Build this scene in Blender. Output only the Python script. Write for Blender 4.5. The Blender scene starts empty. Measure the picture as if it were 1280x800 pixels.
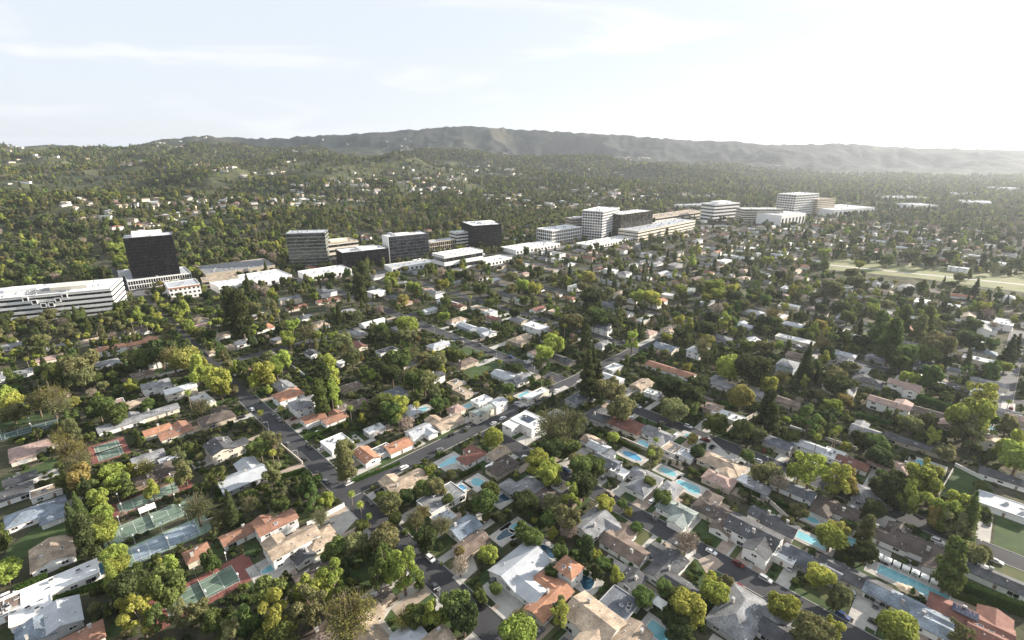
import bpy, math, random
import numpy as np
random.seed(7); rng=np.random.default_rng(11)
sc=bpy.context.scene; COL=sc.collection
R2=math.sqrt(2)
# ------------------------------------------------------------------ camera model
F=622.; TH=math.radians(18.7); HC=160.
CT,ST=math.cos(TH),math.sin(TH)
def g(px,py,h=0.):
    """photo point -> place on level ground of height h"""
    x=px-640;y=400-py
    d=(x,F*CT+y*ST,-F*ST+y*CT); t=(h-HC)/d[2]
    return d[0]*t,d[1]*t
def proj(x,y,z=0.):
    dz=z-HC; zc=y*CT-dz*ST; yc=y*ST+dz*CT
    if zc<1: return (-9999,-9999,1)
    return 640+F*x/zc,400-F*yc/zc,zc
def solve_h(x,y,ytop):
    a,b=0.,200.
    for _ in range(40):
        m=(a+b)/2
        if proj(x,y,m)[1]>ytop: a=m
        else: b=m
    return a
def st2xy(s,t): return (s+t)/R2,(s-t)/R2
def xy2st(x,y): return (x+y)/R2,(x-y)/R2
A_R=math.radians(45); A_D=math.radians(-45)      # the two street directions
# ------------------------------------------------------------------ terrain
def vnoise(x,y,seed=0):
    xi=np.floor(x);yi=np.floor(y);fx=x-xi;fy=y-yi
    fx=fx*fx*(3-2*fx);fy=fy*fy*(3-2*fy)
    def h(a,b):
        v=np.sin(a*127.1+b*311.7+seed*74.7)*43758.5453
        return v-np.floor(v)
    return (h(xi,yi)*(1-fx)+h(xi+1,yi)*fx)*(1-fy)+(h(xi,yi+1)*(1-fx)+h(xi+1,yi+1)*fx)*fy
def fbm(x,y,o=4,seed=0):
    s=0;a=.5
    for i in range(o):
        s=s+a*vnoise(x,y,seed+i*13);x=x*2.03+5.1;y=y*2.03+1.7;a*=.5
    return s
def sstep(a,b,x):
    t=np.clip((x-a)/(b-a),0,1);return t*t*(3-2*t)
SKY=[(-700,178),(-300,180),(0,185),(60,180),(110,182),(150,183),(200,174),(260,170),(330,172),(410,168),(460,166),(520,162),(580,156.5),(620,159.5),(700,164),(760,167),(800,170),(850,174),(920,178),(980,180),(1040,179),(1080,181),(1150,184.5),(1200,185.5),(1280,188.5),(1500,186),(2200,183)]
_az=[];_tn=[]
for px,py in SKY:
    x=px-640;y=400-py;d=(x,F*CT+y*ST,-F*ST+y*CT)
    _az.append(math.atan2(d[0],d[1]));_tn.append(d[2]/math.hypot(d[0],d[1]))
_az=np.array(_az);_tn=np.array(_tn)
def hz(x,y):
    x=np.asarray(x,float);y=np.asarray(y,float)
    r=np.hypot(x,y)+1e-6;az=np.arctan2(x,y)
    q=(y-x)/R2-790+60*(fbm(x/400+9,y/400,2,3)-.5)*2
    n=fbm(x/480,y/480,4,1);n=.5+(n-.5)*1.25
    n2=fbm(x/190,y/190,3,8)
    base=np.interp(q,[0,120,500,1100,1700,2300,4000,9000],[0,5,34,76,112,160,205,190])
    amp=np.interp(q,[0,150,600,1500,9000],[0,16,58,85,60])
    z=base+amp*(n-.5)*2.2+amp*.32*(n2-.5)*2
    z=np.where(q>0,z,0);z=np.maximum(z,0)
    # keep the near hills just below the skyline of the far ridge
    tn=np.interp(az,_az,_tn)
    D=np.interp(az,np.radians([-80,-46,-30,0,25,40,60]),[3300,3400,4700,5100,5500,6200,6600])
    wid=np.interp(az,np.radians([-80,-46,-20,0,30]),[700,800,1400,1500,2000])
    Hr=HC+D*tn
    u=np.clip((D-r)/wid,-3,1.)
    g1=1-np.abs(2*vnoise(az*34+3*vnoise(r/900,az*9,4),r/1500,5)-1)
    g2=1-np.abs(2*vnoise(az*95,r/600,6)-1)
    rid=Hr*(1-sstep(0,1,np.abs(u)))
    ero=(g1*.16+g2*.08)*sstep(.02,.35,np.abs(u))*(1-sstep(.75,1,np.abs(u)))
    wx=x+300*fbm(x/700,y/700,2,40);wy=y+300*fbm(x/700,y/700,2,41);g3=1-np.abs(2*fbm(wx/620,wy/620,5,33)-1)*1.6
    g3=np.clip(g3,0,1);g5=np.clip(1-np.abs(2*fbm(wx/1150+3,wy/1150,4,44)-1)*2.2,0,1);rid=rid*(1-.6*ero-.42*g5*sstep(.04,.4,np.abs(u))*(1-sstep(.8,1,np.abs(u))))-np.clip(rid,0,None)*.62*(1-g3)*sstep(.03,.3,np.abs(u))*(1-sstep(.8,1,np.abs(u)))+(30*(fbm(az*21,r/1500,4,2)-.5)+30*(fbm(az*120,r/300,3,22)-.5))*sstep(D*.5,D,r)
    cap=HC+r*(tn-np.interp(az,np.radians([-46,-33,-20,-10,0,12,27,46]),[.0,.003,.016,.038,.052,.040,.018,.009]))
    zq=np.minimum(z,np.maximum(cap+4*(n2-.5),0))
    zz=np.maximum(zq,np.where((r>1200)&(np.abs(az)<1.6),rid,0))
    return zz
def h1(x,y): return float(hz(x,y))
# ------------------------------------------------------------------ materials
MT={}
def nt(m): m.use_nodes=True; t=m.node_tree; t.nodes.clear(); return t,t.nodes,t.links
def mat(name,c,var=.12,scale=.5,rough=.8,c2=None,bump=0.,fine=0.,metal=0.,spec=.3,stripe=None,ofs=True):
    """c base colour; blotches to c2 or to darker/lighter tone; fine = grain; stripe=(axis,period,depth)"""
    if name in MT: return MT[name]
    m=bpy.data.materials.new(name);t,N,L=nt(m)
    out=N.new('ShaderNodeOutputMaterial');b=N.new('ShaderNodeBsdfPrincipled')
    L.new(b.outputs[0],out.inputs[0]);b.inputs['Roughness'].default_value=rough;b.inputs['Metallic'].default_value=metal
    b.inputs['Specular IOR Level'].default_value=spec
    tc=N.new('ShaderNodeTexCoord');geo=N.new('ShaderNodeNewGeometry')
    no=N.new('ShaderNodeTexNoise');no.inputs['Scale'].default_value=scale;no.inputs['Detail'].default_value=5
    L.new(geo.outputs['Position'],no.inputs['Vector'])
    mr=N.new('ShaderNodeMapRange');mr.inputs[1].default_value=.3;mr.inputs[2].default_value=.7
    L.new(no.outputs['Fac'],mr.inputs[0])
    mx=N.new('ShaderNodeMix');mx.data_type='RGBA';L.new(mr.outputs[0],mx.inputs[0])
    if c2 is None: a=[v*(1-var) for v in c];d=[min(1,v*(1+var)) for v in c]
    else: a=c;d=c2
    mx.inputs[6].default_value=(*a,1);mx.inputs[7].default_value=(*d,1)
    last=mx.outputs[2]
    if fine>0:
        n2=N.new('ShaderNodeTexNoise');n2.inputs['Scale'].default_value=2.2;n2.inputs['Detail'].default_value=6
        L.new(tc.outputs['Object'] if ofs else geo.outputs['Position'],n2.inputs['Vector'])
        m2=N.new('ShaderNodeMapRange');m2.inputs[1].default_value=.3;m2.inputs[2].default_value=.7;m2.inputs[3].default_value=1-fine;m2.inputs[4].default_value=1+fine
        L.new(n2.outputs['Fac'],m2.inputs[0])
        mm=N.new('ShaderNodeMix');mm.data_type='RGBA';mm.blend_type='MULTIPLY';mm.inputs[0].default_value=1
        L.new(last,mm.inputs[6]);L.new(m2.outputs[0],mm.inputs[7]);last=mm.outputs[2]
    if stripe:
        w=N.new('ShaderNodeTexWave');w.wave_type='BANDS';w.bands_direction=stripe[0];w.inputs['Scale'].default_value=stripe[1];w.inputs['Distortion'].default_value=.6
        L.new(tc.outputs['Object'],w.inputs['Vector'])
        m3=N.new('ShaderNodeMapRange');m3.inputs[3].default_value=1-stripe[2];m3.inputs[4].default_value=1+stripe[2]*.5
        L.new(w.outputs['Fac'],m3.inputs[0])
        mm=N.new('ShaderNodeMix');mm.data_type='RGBA';mm.blend_type='MULTIPLY';mm.inputs[0].default_value=1
        L.new(last,mm.inputs[6]);L.new(m3.outputs[0],mm.inputs[7]);last=mm.outputs[2]
    L.new(last,b.inputs['Base Color'])
    if bump>0:
        bp=N.new('ShaderNodeBump');bp.inputs['Strength'].default_value=bump;bp.inputs['Distance'].default_value=.3
        L.new(no.outputs['Fac'],bp.inputs['Height']);L.new(bp.outputs[0],b.inputs['Normal'])
    MT[name]=m;return m
ROOF={'grey':(.20,.205,.215),'dark':(.075,.077,.083),'slate':(.115,.125,.145),'blue':(.19,.225,.27),'green':(.20,.23,.22),
 'brown':(.15,.115,.095),'dbrown':(.09,.073,.064),'tan':(.34,.27,.205),'terra':(.27,.145,.10),'orange':(.37,.19,.12),
 'white':(.60,.61,.62),'pale':(.37,.39,.42),'pink':(.33,.235,.205),'red':(.19,.09,.07)}
for k,c in ROOF.items():
    if k in('white','pale'): mat('roof_'+k,c,.13,.28,.7,fine=.09)
    elif k in('terra','orange','red','pink'): mat('roof_'+k,c,.22,.35,.85,fine=.25,stripe=('Y',1.6,.25))
    else: mat('roof_'+k,c,.42,.22,.85,fine=.36,stripe=('Y',1.2,.2))
WALL={'white':(.76,.75,.73),'cream':(.62,.57,.48),'beige':(.45,.39,.31),'grey':(.38,.38,.38),'blue':(.36,.40,.44),'brown':(.26,.19,.14)}
for k,c in WALL.items(): mat('wall_'+k,c,.07,.6,.85,fine=.05)
mat('asphalt',(.05,.051,.056),.22,.06,.9,fine=.1,ofs=False)
mat('asphalt_pale',(.12,.12,.125),.2,.07,.9,fine=.1,ofs=False)
mat('concrete',(.40,.385,.36),.16,.25,.9,fine=.1)
mat('paver',(.33,.27,.22),.16,.3,.9,fine=.1)
mat('kerbstone',(.28,.275,.26),.1,.5,.9)
mat('lawn',(.03,.055,.018),.2,.25,.95,c2=(.06,.09,.03),fine=.15)
mat('dry_lawn',(.105,.10,.045),.2,.2,.95,c2=(.06,.085,.03),fine=.15)
mat('coping',(.55,.53,.5),.08,.8,.8)
mat('line_white',(.75,.75,.73),.03,1,.7)
mat('court_green',(.13,.185,.145),.14,.2,.85,fine=.05)
mat('court_pale',(.20,.27,.21),.14,.2,.85,fine=.05)
mat('court_red',(.21,.085,.07),.16,.2,.85,fine=.05)
mat('court_blue',(.22,.28,.34),.14,.2,.85,fine=.05)
mat('court_dark',(.05,.085,.08),.14,.2,.85,fine=.05)
mat('trim',(.72,.71,.69),.04,1,.6)
mat('metal_dark',(.05,.05,.055),.1,1,.5,metal=.6)
mat('metal_pale',(.5,.51,.52),.1,1,.45,metal=.3)
mat('bark',(.13,.10,.075),.25,2,.95)
mat('palm_bark',(.25,.20,.15),.2,2,.95)
mat('stucco',(.52,.47,.40),.1,.4,.9,fine=.08)
mat('block_wall',(.45,.42,.38),.14,.5,.9,fine=.1)
mat('tyre',(.02,.02,.02),.1,1,.8)
mat('canvas_white',(.8,.8,.78),.03,1,.8)
mat('umbrella_tan',(.42,.33,.24),.06,1,.8)
mat('solar',(.02,.03,.06),.1,1,.15,spec=.6,stripe=('X',2,.4))
mat('brick_pale',(.5,.42,.34),.12,.3,.85)
for k,c in {'black':(.012,.012,.014),'white':(.75,.75,.76),'silver':(.42,.43,.45),'grey':(.13,.135,.14),'red':(.13,.018,.018),'blue':(.03,.06,.16),'tan':(.30,.25,.19)}.items():
    mat('paint_'+k,c,.03,1,.28,spec=.6)
def glassmat(name,c,rough=.12,spec=.8):
    m=bpy.data.materials.new(name);t,N,L=nt(m);out=N.new('ShaderNodeOutputMaterial');b=N.new('ShaderNodeBsdfPrincipled')
    L.new(b.outputs[0],out.inputs[0]);b.inputs['Roughness'].default_value=rough;b.inputs['Specular IOR Level'].default_value=spec
    geo=N.new('ShaderNodeNewGeometry');no=N.new('ShaderNodeTexNoise');no.inputs['Scale'].default_value=.35;no.inputs['Detail'].default_value=2
    L.new(geo.outputs['Position'],no.inputs['Vector']);r=N.new('ShaderNodeValToRGB')
    r.color_ramp.elements[0].position=.4;r.color_ramp.elements[0].color=(*[v*.5 for v in c],1)
    r.color_ramp.elements[1].position=.62;r.color_ramp.elements[1].color=(*[v*1.5 for v in c],1)
    L.new(no.outputs['Fac'],r.inputs[0])
    sn=N.new('ShaderNodeVectorMath');sn.operation='SNAP';sn.inputs[1].default_value=(2.7,2.7,3.6);L.new(geo.outputs['Position'],sn.inputs[0])
    wn=N.new('ShaderNodeTexWhiteNoise');L.new(sn.outputs[0],wn.inputs['Vector']);w2=N.new('ShaderNodeMapRange');w2.inputs[1].default_value=.72;w2.inputs[2].default_value=1;w2.inputs[3].default_value=0;w2.inputs[4].default_value=.55 if name!='glass_black' else .12
    L.new(wn.outputs['Value'],w2.inputs[0]);bm=N.new('ShaderNodeMix');bm.data_type='RGBA';L.new(w2.outputs[0],bm.inputs[0]);L.new(r.outputs[0],bm.inputs[6]);bm.inputs[7].default_value=(.22,.21,.18,1);L.new(bm.outputs[2],b.inputs['Base Color'])
    MT[name]=m;return m
glassmat('glass_dark',(.02,.022,.026));glassmat('glass_black',(.018,.016,.018),.3,.4);glassmat('glass_bronze',(.05,.047,.035),.2,.6);glassmat('glass_blue',(.05,.075,.10))
# water
def water(name,c):
    m=bpy.data.materials.new(name);t,N,L=nt(m);out=N.new('ShaderNodeOutputMaterial');b=N.new('ShaderNodeBsdfPrincipled')
    L.new(b.outputs[0],out.inputs[0]);b.inputs['Base Color'].default_value=(*c,1);b.inputs['Roughness'].default_value=.08
    geo=N.new('ShaderNodeNewGeometry');no=N.new('ShaderNodeTexNoise');no.inputs['Scale'].default_value=1.5
    L.new(geo.outputs['Position'],no.inputs['Vector']);bp=N.new('ShaderNodeBump');bp.inputs['Strength'].default_value=.2;bp.inputs['Distance'].default_value=.1
    L.new(no.outputs['Fac'],bp.inputs['Height']);L.new(bp.outputs[0],b.inputs['Normal'])
    mx=N.new('ShaderNodeMix');mx.data_type='RGBA';L.new(no.outputs['Fac'],mx.inputs[0]);mx.inputs[6].default_value=(*[v*.8 for v in c],1);mx.inputs[7].default_value=(*[min(1,v*1.2) for v in c],1)
    L.new(mx.outputs[2],b.inputs['Base Color']);MT[name]=m
water('water_teal',(.14,.36,.41));water('water_blue',(.07,.25,.42));water('water_dark',(.02,.06,.10));water('water_pale',(.22,.48,.55))
TONE={'dark':(.078,.095,.04),'mid':(.125,.155,.052),'olive':(.185,.185,.085),'bright':(.30,.32,.08),'gold':(.26,.225,.08),'bare':(.36,.29,.24)}
def leafmat(name,c,tr=.4):
    m=bpy.data.materials.new(name);t,N,L=nt(m);out=N.new('ShaderNodeOutputMaterial')
    oi=N.new('ShaderNodeObjectInfo');tc=N.new('ShaderNodeTexCoord')
    no=N.new('ShaderNodeTexNoise');no.inputs['Scale'].default_value=2.2;no.inputs['Detail'].default_value=3;L.new(tc.outputs['Object'],no.inputs['Vector'])
    hs=N.new('ShaderNodeHueSaturation');hs.inputs['Color'].default_value=(*c,1)
    m1=N.new('ShaderNodeMapRange');m1.inputs[3].default_value=.482;m1.inputs[4].default_value=.535;L.new(oi.outputs['Random'],m1.inputs[0]);L.new(m1.outputs[0],hs.inputs['Hue'])
    m2=N.new('ShaderNodeMapRange');m2.inputs[1].default_value=.3;m2.inputs[2].default_value=.7;m2.inputs[3].default_value=.75;m2.inputs[4].default_value=1.4;L.new(no.outputs['Fac'],m2.inputs[0])
    m3=N.new('ShaderNodeMath');m3.operation='MULTIPLY_ADD';m3.inputs[1].default_value=.5;m3.inputs[2].default_value=.75
    fr=N.new('ShaderNodeMath');fr.operation='FRACT';mu=N.new('ShaderNodeMath');mu.operation='MULTIPLY';mu.inputs[1].default_value=17.3
    L.new(oi.outputs['Random'],mu.inputs[0]);L.new(mu.outputs[0],fr.inputs[0]);L.new(fr.outputs[0],m3.inputs[0])
    m4=N.new('ShaderNodeMath');m4.operation='MULTIPLY';n9=N.new('ShaderNodeTexNoise');n9.inputs['Scale'].default_value=11;n9.inputs['Detail'].default_value=2;L.new(tc.outputs['Object'],n9.inputs['Vector']);m9=N.new('ShaderNodeMapRange');m9.inputs[1].default_value=.3;m9.inputs[2].default_value=.7;m9.inputs[3].default_value=.6;m9.inputs[4].default_value=1.45;L.new(n9.outputs['Fac'],m9.inputs[0]);m8=N.new('ShaderNodeMath');m8.operation='MULTIPLY';L.new(m2.outputs[0],m8.inputs[0]);L.new(m9.outputs[0],m8.inputs[1]);L.new(m8.outputs[0],m4.inputs[0]);L.new(m3.outputs[0],m4.inputs[1]);L.new(m4.outputs[0],hs.inputs['Value'])
    d=N.new('ShaderNodeBsdfDiffuse');tr_=N.new('ShaderNodeBsdfTranslucent');mx=N.new('ShaderNodeMixShader');mx.inputs[0].default_value=tr
    L.new(hs.outputs[0],d.inputs[0]);L.new(hs.outputs[0],tr_.inputs[0]);L.new(d.outputs[0],mx.inputs[1]);L.new(tr_.outputs[0],mx.inputs[2]);L.new(mx.outputs[0],out.inputs[0])
    MT[name]=m
for k,c in TONE.items(): leafmat('leaf_'+k,c,.1 if k=='bare' else .45)
leafmat('leaf_hedge',(.05,.075,.02),.25)
# ground
def groundmat():
    m=bpy.data.materials.new('ground_mix');t,N,L=nt(m);out=N.new('ShaderNodeOutputMaterial');b=N.new('ShaderNodeBsdfPrincipled');L.new(b.outputs[0],out.inputs[0])
    b.inputs['Roughness'].default_value=1;b.inputs['Specular IOR Level'].default_value=.1
    geo=N.new('ShaderNodeNewGeometry')
    def noise(s,d=5):
        n=N.new('ShaderNodeTexNoise');n.inputs['Scale'].default_value=s;n.inputs['Detail'].default_value=d;L.new(geo.outputs['Position'],n.inputs['Vector']);return n.outputs['Fac']
    def mixf(f,a,b_,lo,hi):
        mr=N.new('ShaderNodeMapRange');mr.inputs[1].default_value=lo;mr.inputs[2].default_value=hi;L.new(f,mr.inputs[0])
        x=N.new('ShaderNodeMix');x.data_type='RGBA';L.new(mr.outputs[0],x.inputs[0])
        for s,v in ((6,a),(7,b_)):
            if isinstance(v,tuple): x.inputs[s].default_value=(*v,1)
            else: L.new(v,x.inputs[s])
        return x.outputs[2]
    near=mixf(noise(.06),(.035,.052,.018),(.115,.10,.07),.42,.62)
    near=mixf(noise(.35),near,(.06,.058,.042),.4,.65)
    hill=mixf(noise(.006,8),(.034,.046,.026),(.10,.105,.05),.42,.62)
    hill=mixf(noise(.015,8),hill,(.045,.05,.028),.4,.6)
    hill=mixf(noise(.0035,6),hill,(.15,.14,.075),.6,.72)
    farc=mixf(noise(.006,9),(.008,.015,.016),(.030,.036,.030),.42,.6);farc=mixf(noise(.002,7),farc,(.085,.08,.06),.64,.72)
    ln=N.new('ShaderNodeVectorMath');ln.operation='LENGTH';L.new(geo.outputs['Position'],ln.inputs[0]);hill=mixf(ln.outputs['Value'],hill,farc,3600,4600)
    sx=N.new('ShaderNodeSeparateXYZ');L.new(geo.outputs['Position'],sx.inputs[0])
    x=N.new('ShaderNodeMix');x.data_type='RGBA';mr=N.new('ShaderNodeMapRange');mr.inputs[1].default_value=3;mr.inputs[2].default_value=25
    L.new(sx.outputs['Z'],mr.inputs[0]);L.new(mr.outputs[0],x.inputs[0]);L.new(near,x.inputs[6]);L.new(hill,x.inputs[7])
    L.new(x.outputs[2],b.inputs['Base Color'])
    bp=N.new('ShaderNodeBump');bp.inputs['Strength'].default_value=.8;bp.inputs['Distance'].default_value=20;L.new(noise(.014,9),bp.inputs['Height']);L.new(bp.outputs[0],b.inputs['Normal'])
    MT['ground']=m
groundmat()
# ------------------------------------------------------------------ mesh helpers
class MB:
    def __init__(s): s.v=[];s.f=[];s.m=[];s.mats=[]
    def mi(s,m):
        if m not in s.mats: s.mats.append(m)
        return s.mats.index(m)
    def add(s,vs,fs,m):
        o=len(s.v);s.v+=vs;k=s.mi(m)
        for f in fs: s.f.append([o+i for i in f]);s.m.append(k)
    def box(s,cx,cy,z0,z1,lx,ly,m,a=0.):
        c,n=math.cos(a),math.sin(a);P=[]
        for z in (z0,z1):
            for dx,dy in((-1,-1),(1,-1),(1,1),(-1,1)):
                x,y=dx*lx/2,dy*ly/2;P.append((cx+x*c-y*n,cy+x*n+y*c,z))
        s.add(P,[(3,2,1,0),(4,5,6,7),(0,1,5,4),(1,2,6,5),(2,3,7,6),(3,0,4,7)],m)
    def extr(s,prof,x0,x1,m,T=None):
        """profile of (y,z) run along x"""
        n=len(prof);P=[(x0,y,z) for y,z in prof]+[(x1,y,z) for y,z in prof]
        if T: P=[T(p) for p in P]
        s.add(P,[list(range(n))[::-1],list(range(n,2*n))]+[(i,(i+1)%n,n+(i+1)%n,n+i) for i in range(n)],m)
    def sheet(s,pts,z,m): s.add([(x,y,z) for x,y in pts],[list(range(len(pts)))],m)
    def slab(s,pts,z0,z1,m):
        n=len(pts);s.add([(x,y,z0) for x,y in pts]+[(x,y,z1) for x,y in pts],[list(range(n))[::-1],list(range(n,2*n))]+[(i,(i+1)%n,n+(i+1)%n,n+i) for i in range(n)],m)
    def tube(s,p0,p1,r0,r1,m,n=6):
        a=np.array(p0,float);b=np.array(p1,float);d=b-a;d/=np.linalg.norm(d)+1e-9
        u=np.cross(d,[0,0,1.]) if abs(d[2])<.95 else np.cross(d,[1.,0,0]);u/=np.linalg.norm(u);w=np.cross(d,u)
        P=[]
        for c,r in((a,r0),(b,r1)):
            for i in range(n):
                t=2*math.pi*i/n;P.append(tuple(c+r*(math.cos(t)*u+math.sin(t)*w)))
        s.add(P,[(i,(i+1)%n,n+(i+1)%n,n+i) for i in range(n)]+[list(range(n))[::-1],list(range(n,2*n))],m)
    def mesh(s,name):
        me=bpy.data.meshes.new(name);me.from_pydata(s.v,[],s.f)
        for m in s.mats: me.materials.append(MT[m])
        me.polygons.foreach_set('material_index',s.m);me.update();return me
    def build(s,name,parent=None): return link(name,s.mesh(name),parent)
def link(name,me,parent=None,loc=None,rz=0,sc3=None):
    o=bpy.data.objects.new(name,me);COL.objects.link(o)
    if parent: o.parent=parent
    if loc: o.location=loc
    if rz: o.rotation_euler=(0,0,rz)
    if sc3: o.scale=sc3
    return o
PEND=[]   # things waiting for their label
def thing(name,cat,loc,rz=0,desc=None,label=None,group=None,me=None,px=None):
    o=link(name,me,None,loc,rz);o['category']=cat
    if group:o['group']=group
    if label:o['label']=label
    else:
        p=px or proj(*loc)[:2];PEND.append((o,desc,p))
    return o
def struct(o): o['kind']='structure';return o
# occupancy raster
GX0,GY0,GC=-1800,60,2.; OCC=np.zeros((1800,1200),bool)
def mark(x,y,a,L,W,pad=0.):
    c,s_=math.cos(a),math.sin(a);L+=2*pad;W+=2*pad
    n=int(L/1.6)+1;k=int(W/1.6)+1
    uu,vv=np.meshgrid(np.linspace(-L/2,L/2,n+1),np.linspace(-W/2,W/2,k+1))
    X=((x+uu*c-vv*s_-GX0)/GC).astype(int);Y=((y+uu*s_+vv*c-GY0)/GC).astype(int)
    ok=(X>=0)&(X<1800)&(Y>=0)&(Y<1200);OCC[X[ok],Y[ok]]=True
def occ(x,y):
    X=int((x-GX0)/GC);Y=int((y-GY0)/GC)
    return 0<=X<1800 and 0<=Y<1200 and OCC[X,Y]
def occbox(x,y,a,L,W):
    c,s_=math.cos(a),math.sin(a)
    for u in np.linspace(-L/2,L/2,7):
        for v in np.linspace(-W/2,W/2,5):
            if occ(x+u*c-v*s_,y+u*s_+v*c): return True
    return False
# ------------------------------------------------------------------ ground sheet
def build_ground():
    azs=np.concatenate([np.arange(-180,-64,4),np.arange(-64,64,.22),np.arange(64,180,4)])*math.pi/180
    rs=np.concatenate([[4,30],np.geomspace(60,1000,30),np.geomspace(1040,9500,300),[10500,12000,13500]])
    A,Rr=np.meshgrid(azs,rs);X=Rr*np.sin(A);Y=Rr*np.cos(A);Z=hz(X,Y)
    na,nr=len(azs),len(rs);V=np.stack([X,Y,Z],-1).reshape(-1,3)
    V=np.vstack([V,[[0,0,0]]]);c=len(V)-1
    i=np.arange(nr-1)[:,None]*na;j=np.arange(na)[None,:];j2=(j+1)%na
    Q=np.stack([i+j,i+na+j,i+na+j2,i+j2],-1).reshape(-1,4)[:, ::-1]
    faces=Q.tolist()+[[c,(k),((k+1)%na)][::-1] for k in range(na)]
    me=bpy.data.meshes.new('ground');me.from_pydata(V.tolist(),[],faces);me.materials.append(MT['ground'])
    me.polygons.foreach_set('use_smooth',[True]*len(faces));me.update()
    o=struct(link('ground',me))
    if sum(p.normal.z for p in me.polygons[:50])<0: me.flip_normals()
build_ground()
# ------------------------------------------------------------------ streets
STREETS_S=[]   # (s, t0, t1): streets running down-right
zl=[.03]
zc_=[0]
def nz(): zc_[0]+=1; return .03+(zc_[0]%9)*.004
def street(a,b,w,name,m='asphalt',kerb=True,gaps=()):
    ax,ay=a;bx,by=b;L=math.hypot(bx-ax,by-ay);ang=math.atan2(by-ay,bx-ax);cx,cy=(ax+bx)/2,(ay+by)/2
    mb=MB();z=nz();c,s_=math.cos(ang),math.sin(ang)
    def P(u,v): return (ax+u*c-v*s_,ay+u*s_+v*c)
    mb.sheet([P(0,-w/2),P(L,-w/2),P(L,w/2),P(0,w/2)],z,m);struct(mb.build(name))
    mark(cx,cy,ang,L,w,1.)
    if kerb:
        mk=MB()
        for sd in(-1,1):
            u=0
            gs=sorted(gaps)+[(L,L)]
            for g0,g1 in gs:
                if g0-u>2:
                    m0,m1=P(u,sd*(w/2+.35)),P(g0,sd*(w/2+.35))
                    mk.box((m0[0]+m1[0])/2,(m0[1]+m1[1])/2,-.05,.15,g0-u,.4,'kerbstone',ang)
                u=g1
        struct(mk.build('kerb'))
def sstreet(s,t0,t1,w=9.5,**k):
    cr=[t-t0 for t in (-204,23,-420) if t0+8<t<t1-8 and (t!=23 or s>300)]
    street(st2xy(s,t0),st2xy(s,t1),w,'street',gaps=[(c-6.5,c+6.5) for c in cr],**k);STREETS_S.append((s,t0,t1))
sstreet(88,-1050,-345,8,kerb=False);sstreet(88,-345,170,10.5)
sstreet(175,-198,190,10)
sstreet(262,-600,330,10)
sstreet(454,-150,300,9)
for s in (356,454): sstreet(s,-600,-210,9)
for s in (548,640,732,1010,1105,1200): sstreet(s,-560,500,9,kerb=False)
street(st2xy(88,-204),st2xy(262,-204),10.5,'street')
street(st2xy(262,-204),st2xy(640,-204),9,'street',gaps=[(88,100),(186,198),(280,292)])
street(st2xy(395,20),st2xy(650,26),10,'street',m='asphalt_pale')
street(st2xy(88,-420),st2xy(1250,-420),9,'street',kerb=False)
# the boulevard, a chain of pieces
bl=[(-260,392),(60,384),(165,366),(250,364),(330,352),(430,345),(540,336),(640,318),(735,305),(800,297),(880,284),(960,275),(1060,268),(1180,258)]
blp=[g(*p) for p in bl]
for a,b in zip(blp[:-1],blp[1:]): street(a,b,26,'boulevard',m='asphalt_pale',kerb=False)
# grass easement beyond the houses on the right
fp=[g(*p) for p in [(1028,320),(1160,328),(1330,345),(1460,358),(1460,386),(1279,365),(1150,348),(1036,337)]]
mat('field_grass',(.13,.155,.06),.2,.05,.95,c2=(.22,.21,.12),fine=.15,ofs=False);mb=MB();mb.sheet(fp,.02,'field_grass');struct(mb.build('field'))
for a,b in(((1035,331),(1400,368)),):
    a=g(*a);b=g(*b);mark((a[0]+b[0])/2,(a[1]+b[1])/2,math.atan2(b[1]-a[1],b[0]-a[0]),math.hypot(b[0]-a[0],b[1]-a[1]),85);mark((a[0]+b[0])/2-25,(a[1]+b[1])/2-45,math.atan2(b[1]-a[1],b[0]-a[0]),math.hypot(b[0]-a[0],b[1]-a[1]),60)
    street(a,b,7,'path',m='concrete',kerb=False)
# ------------------------------------------------------------------ trees
def ico(n=1):
    t=(1+5**.5)/2;v=[(-1,t,0),(1,t,0),(-1,-t,0),(1,-t,0),(0,-1,t),(0,1,t),(0,-1,-t),(0,1,-t),(t,0,-1),(t,0,1),(-t,0,-1),(-t,0,1)]
    f=[(0,11,5),(0,5,1),(0,1,7),(0,7,10),(0,10,11),(1,5,9),(5,11,4),(11,10,2),(10,7,6),(7,1,8),(3,9,4),(3,4,2),(3,2,6),(3,6,8),(3,8,9),(4,9,5),(2,4,11),(6,2,10),(8,6,7),(9,8,1)]
    v=[np.array(p)/np.linalg.norm(p) for p in v]
    for _ in range(n):
        c={};nf=[]
        def mid(a,b):
            k=(min(a,b),max(a,b))
            if k not in c: p=v[a]+v[b];v.append(p/np.linalg.norm(p));c[k]=len(v)-1
            return c[k]
        for a,b,d in f: x,y,z=mid(a,b),mid(b,d),mid(d,a);nf+=[(a,x,z),(b,y,x),(d,z,y),(x,y,z)]
        f=nf
    return np.array(v),f
ICV,ICF=ico(1)
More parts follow.
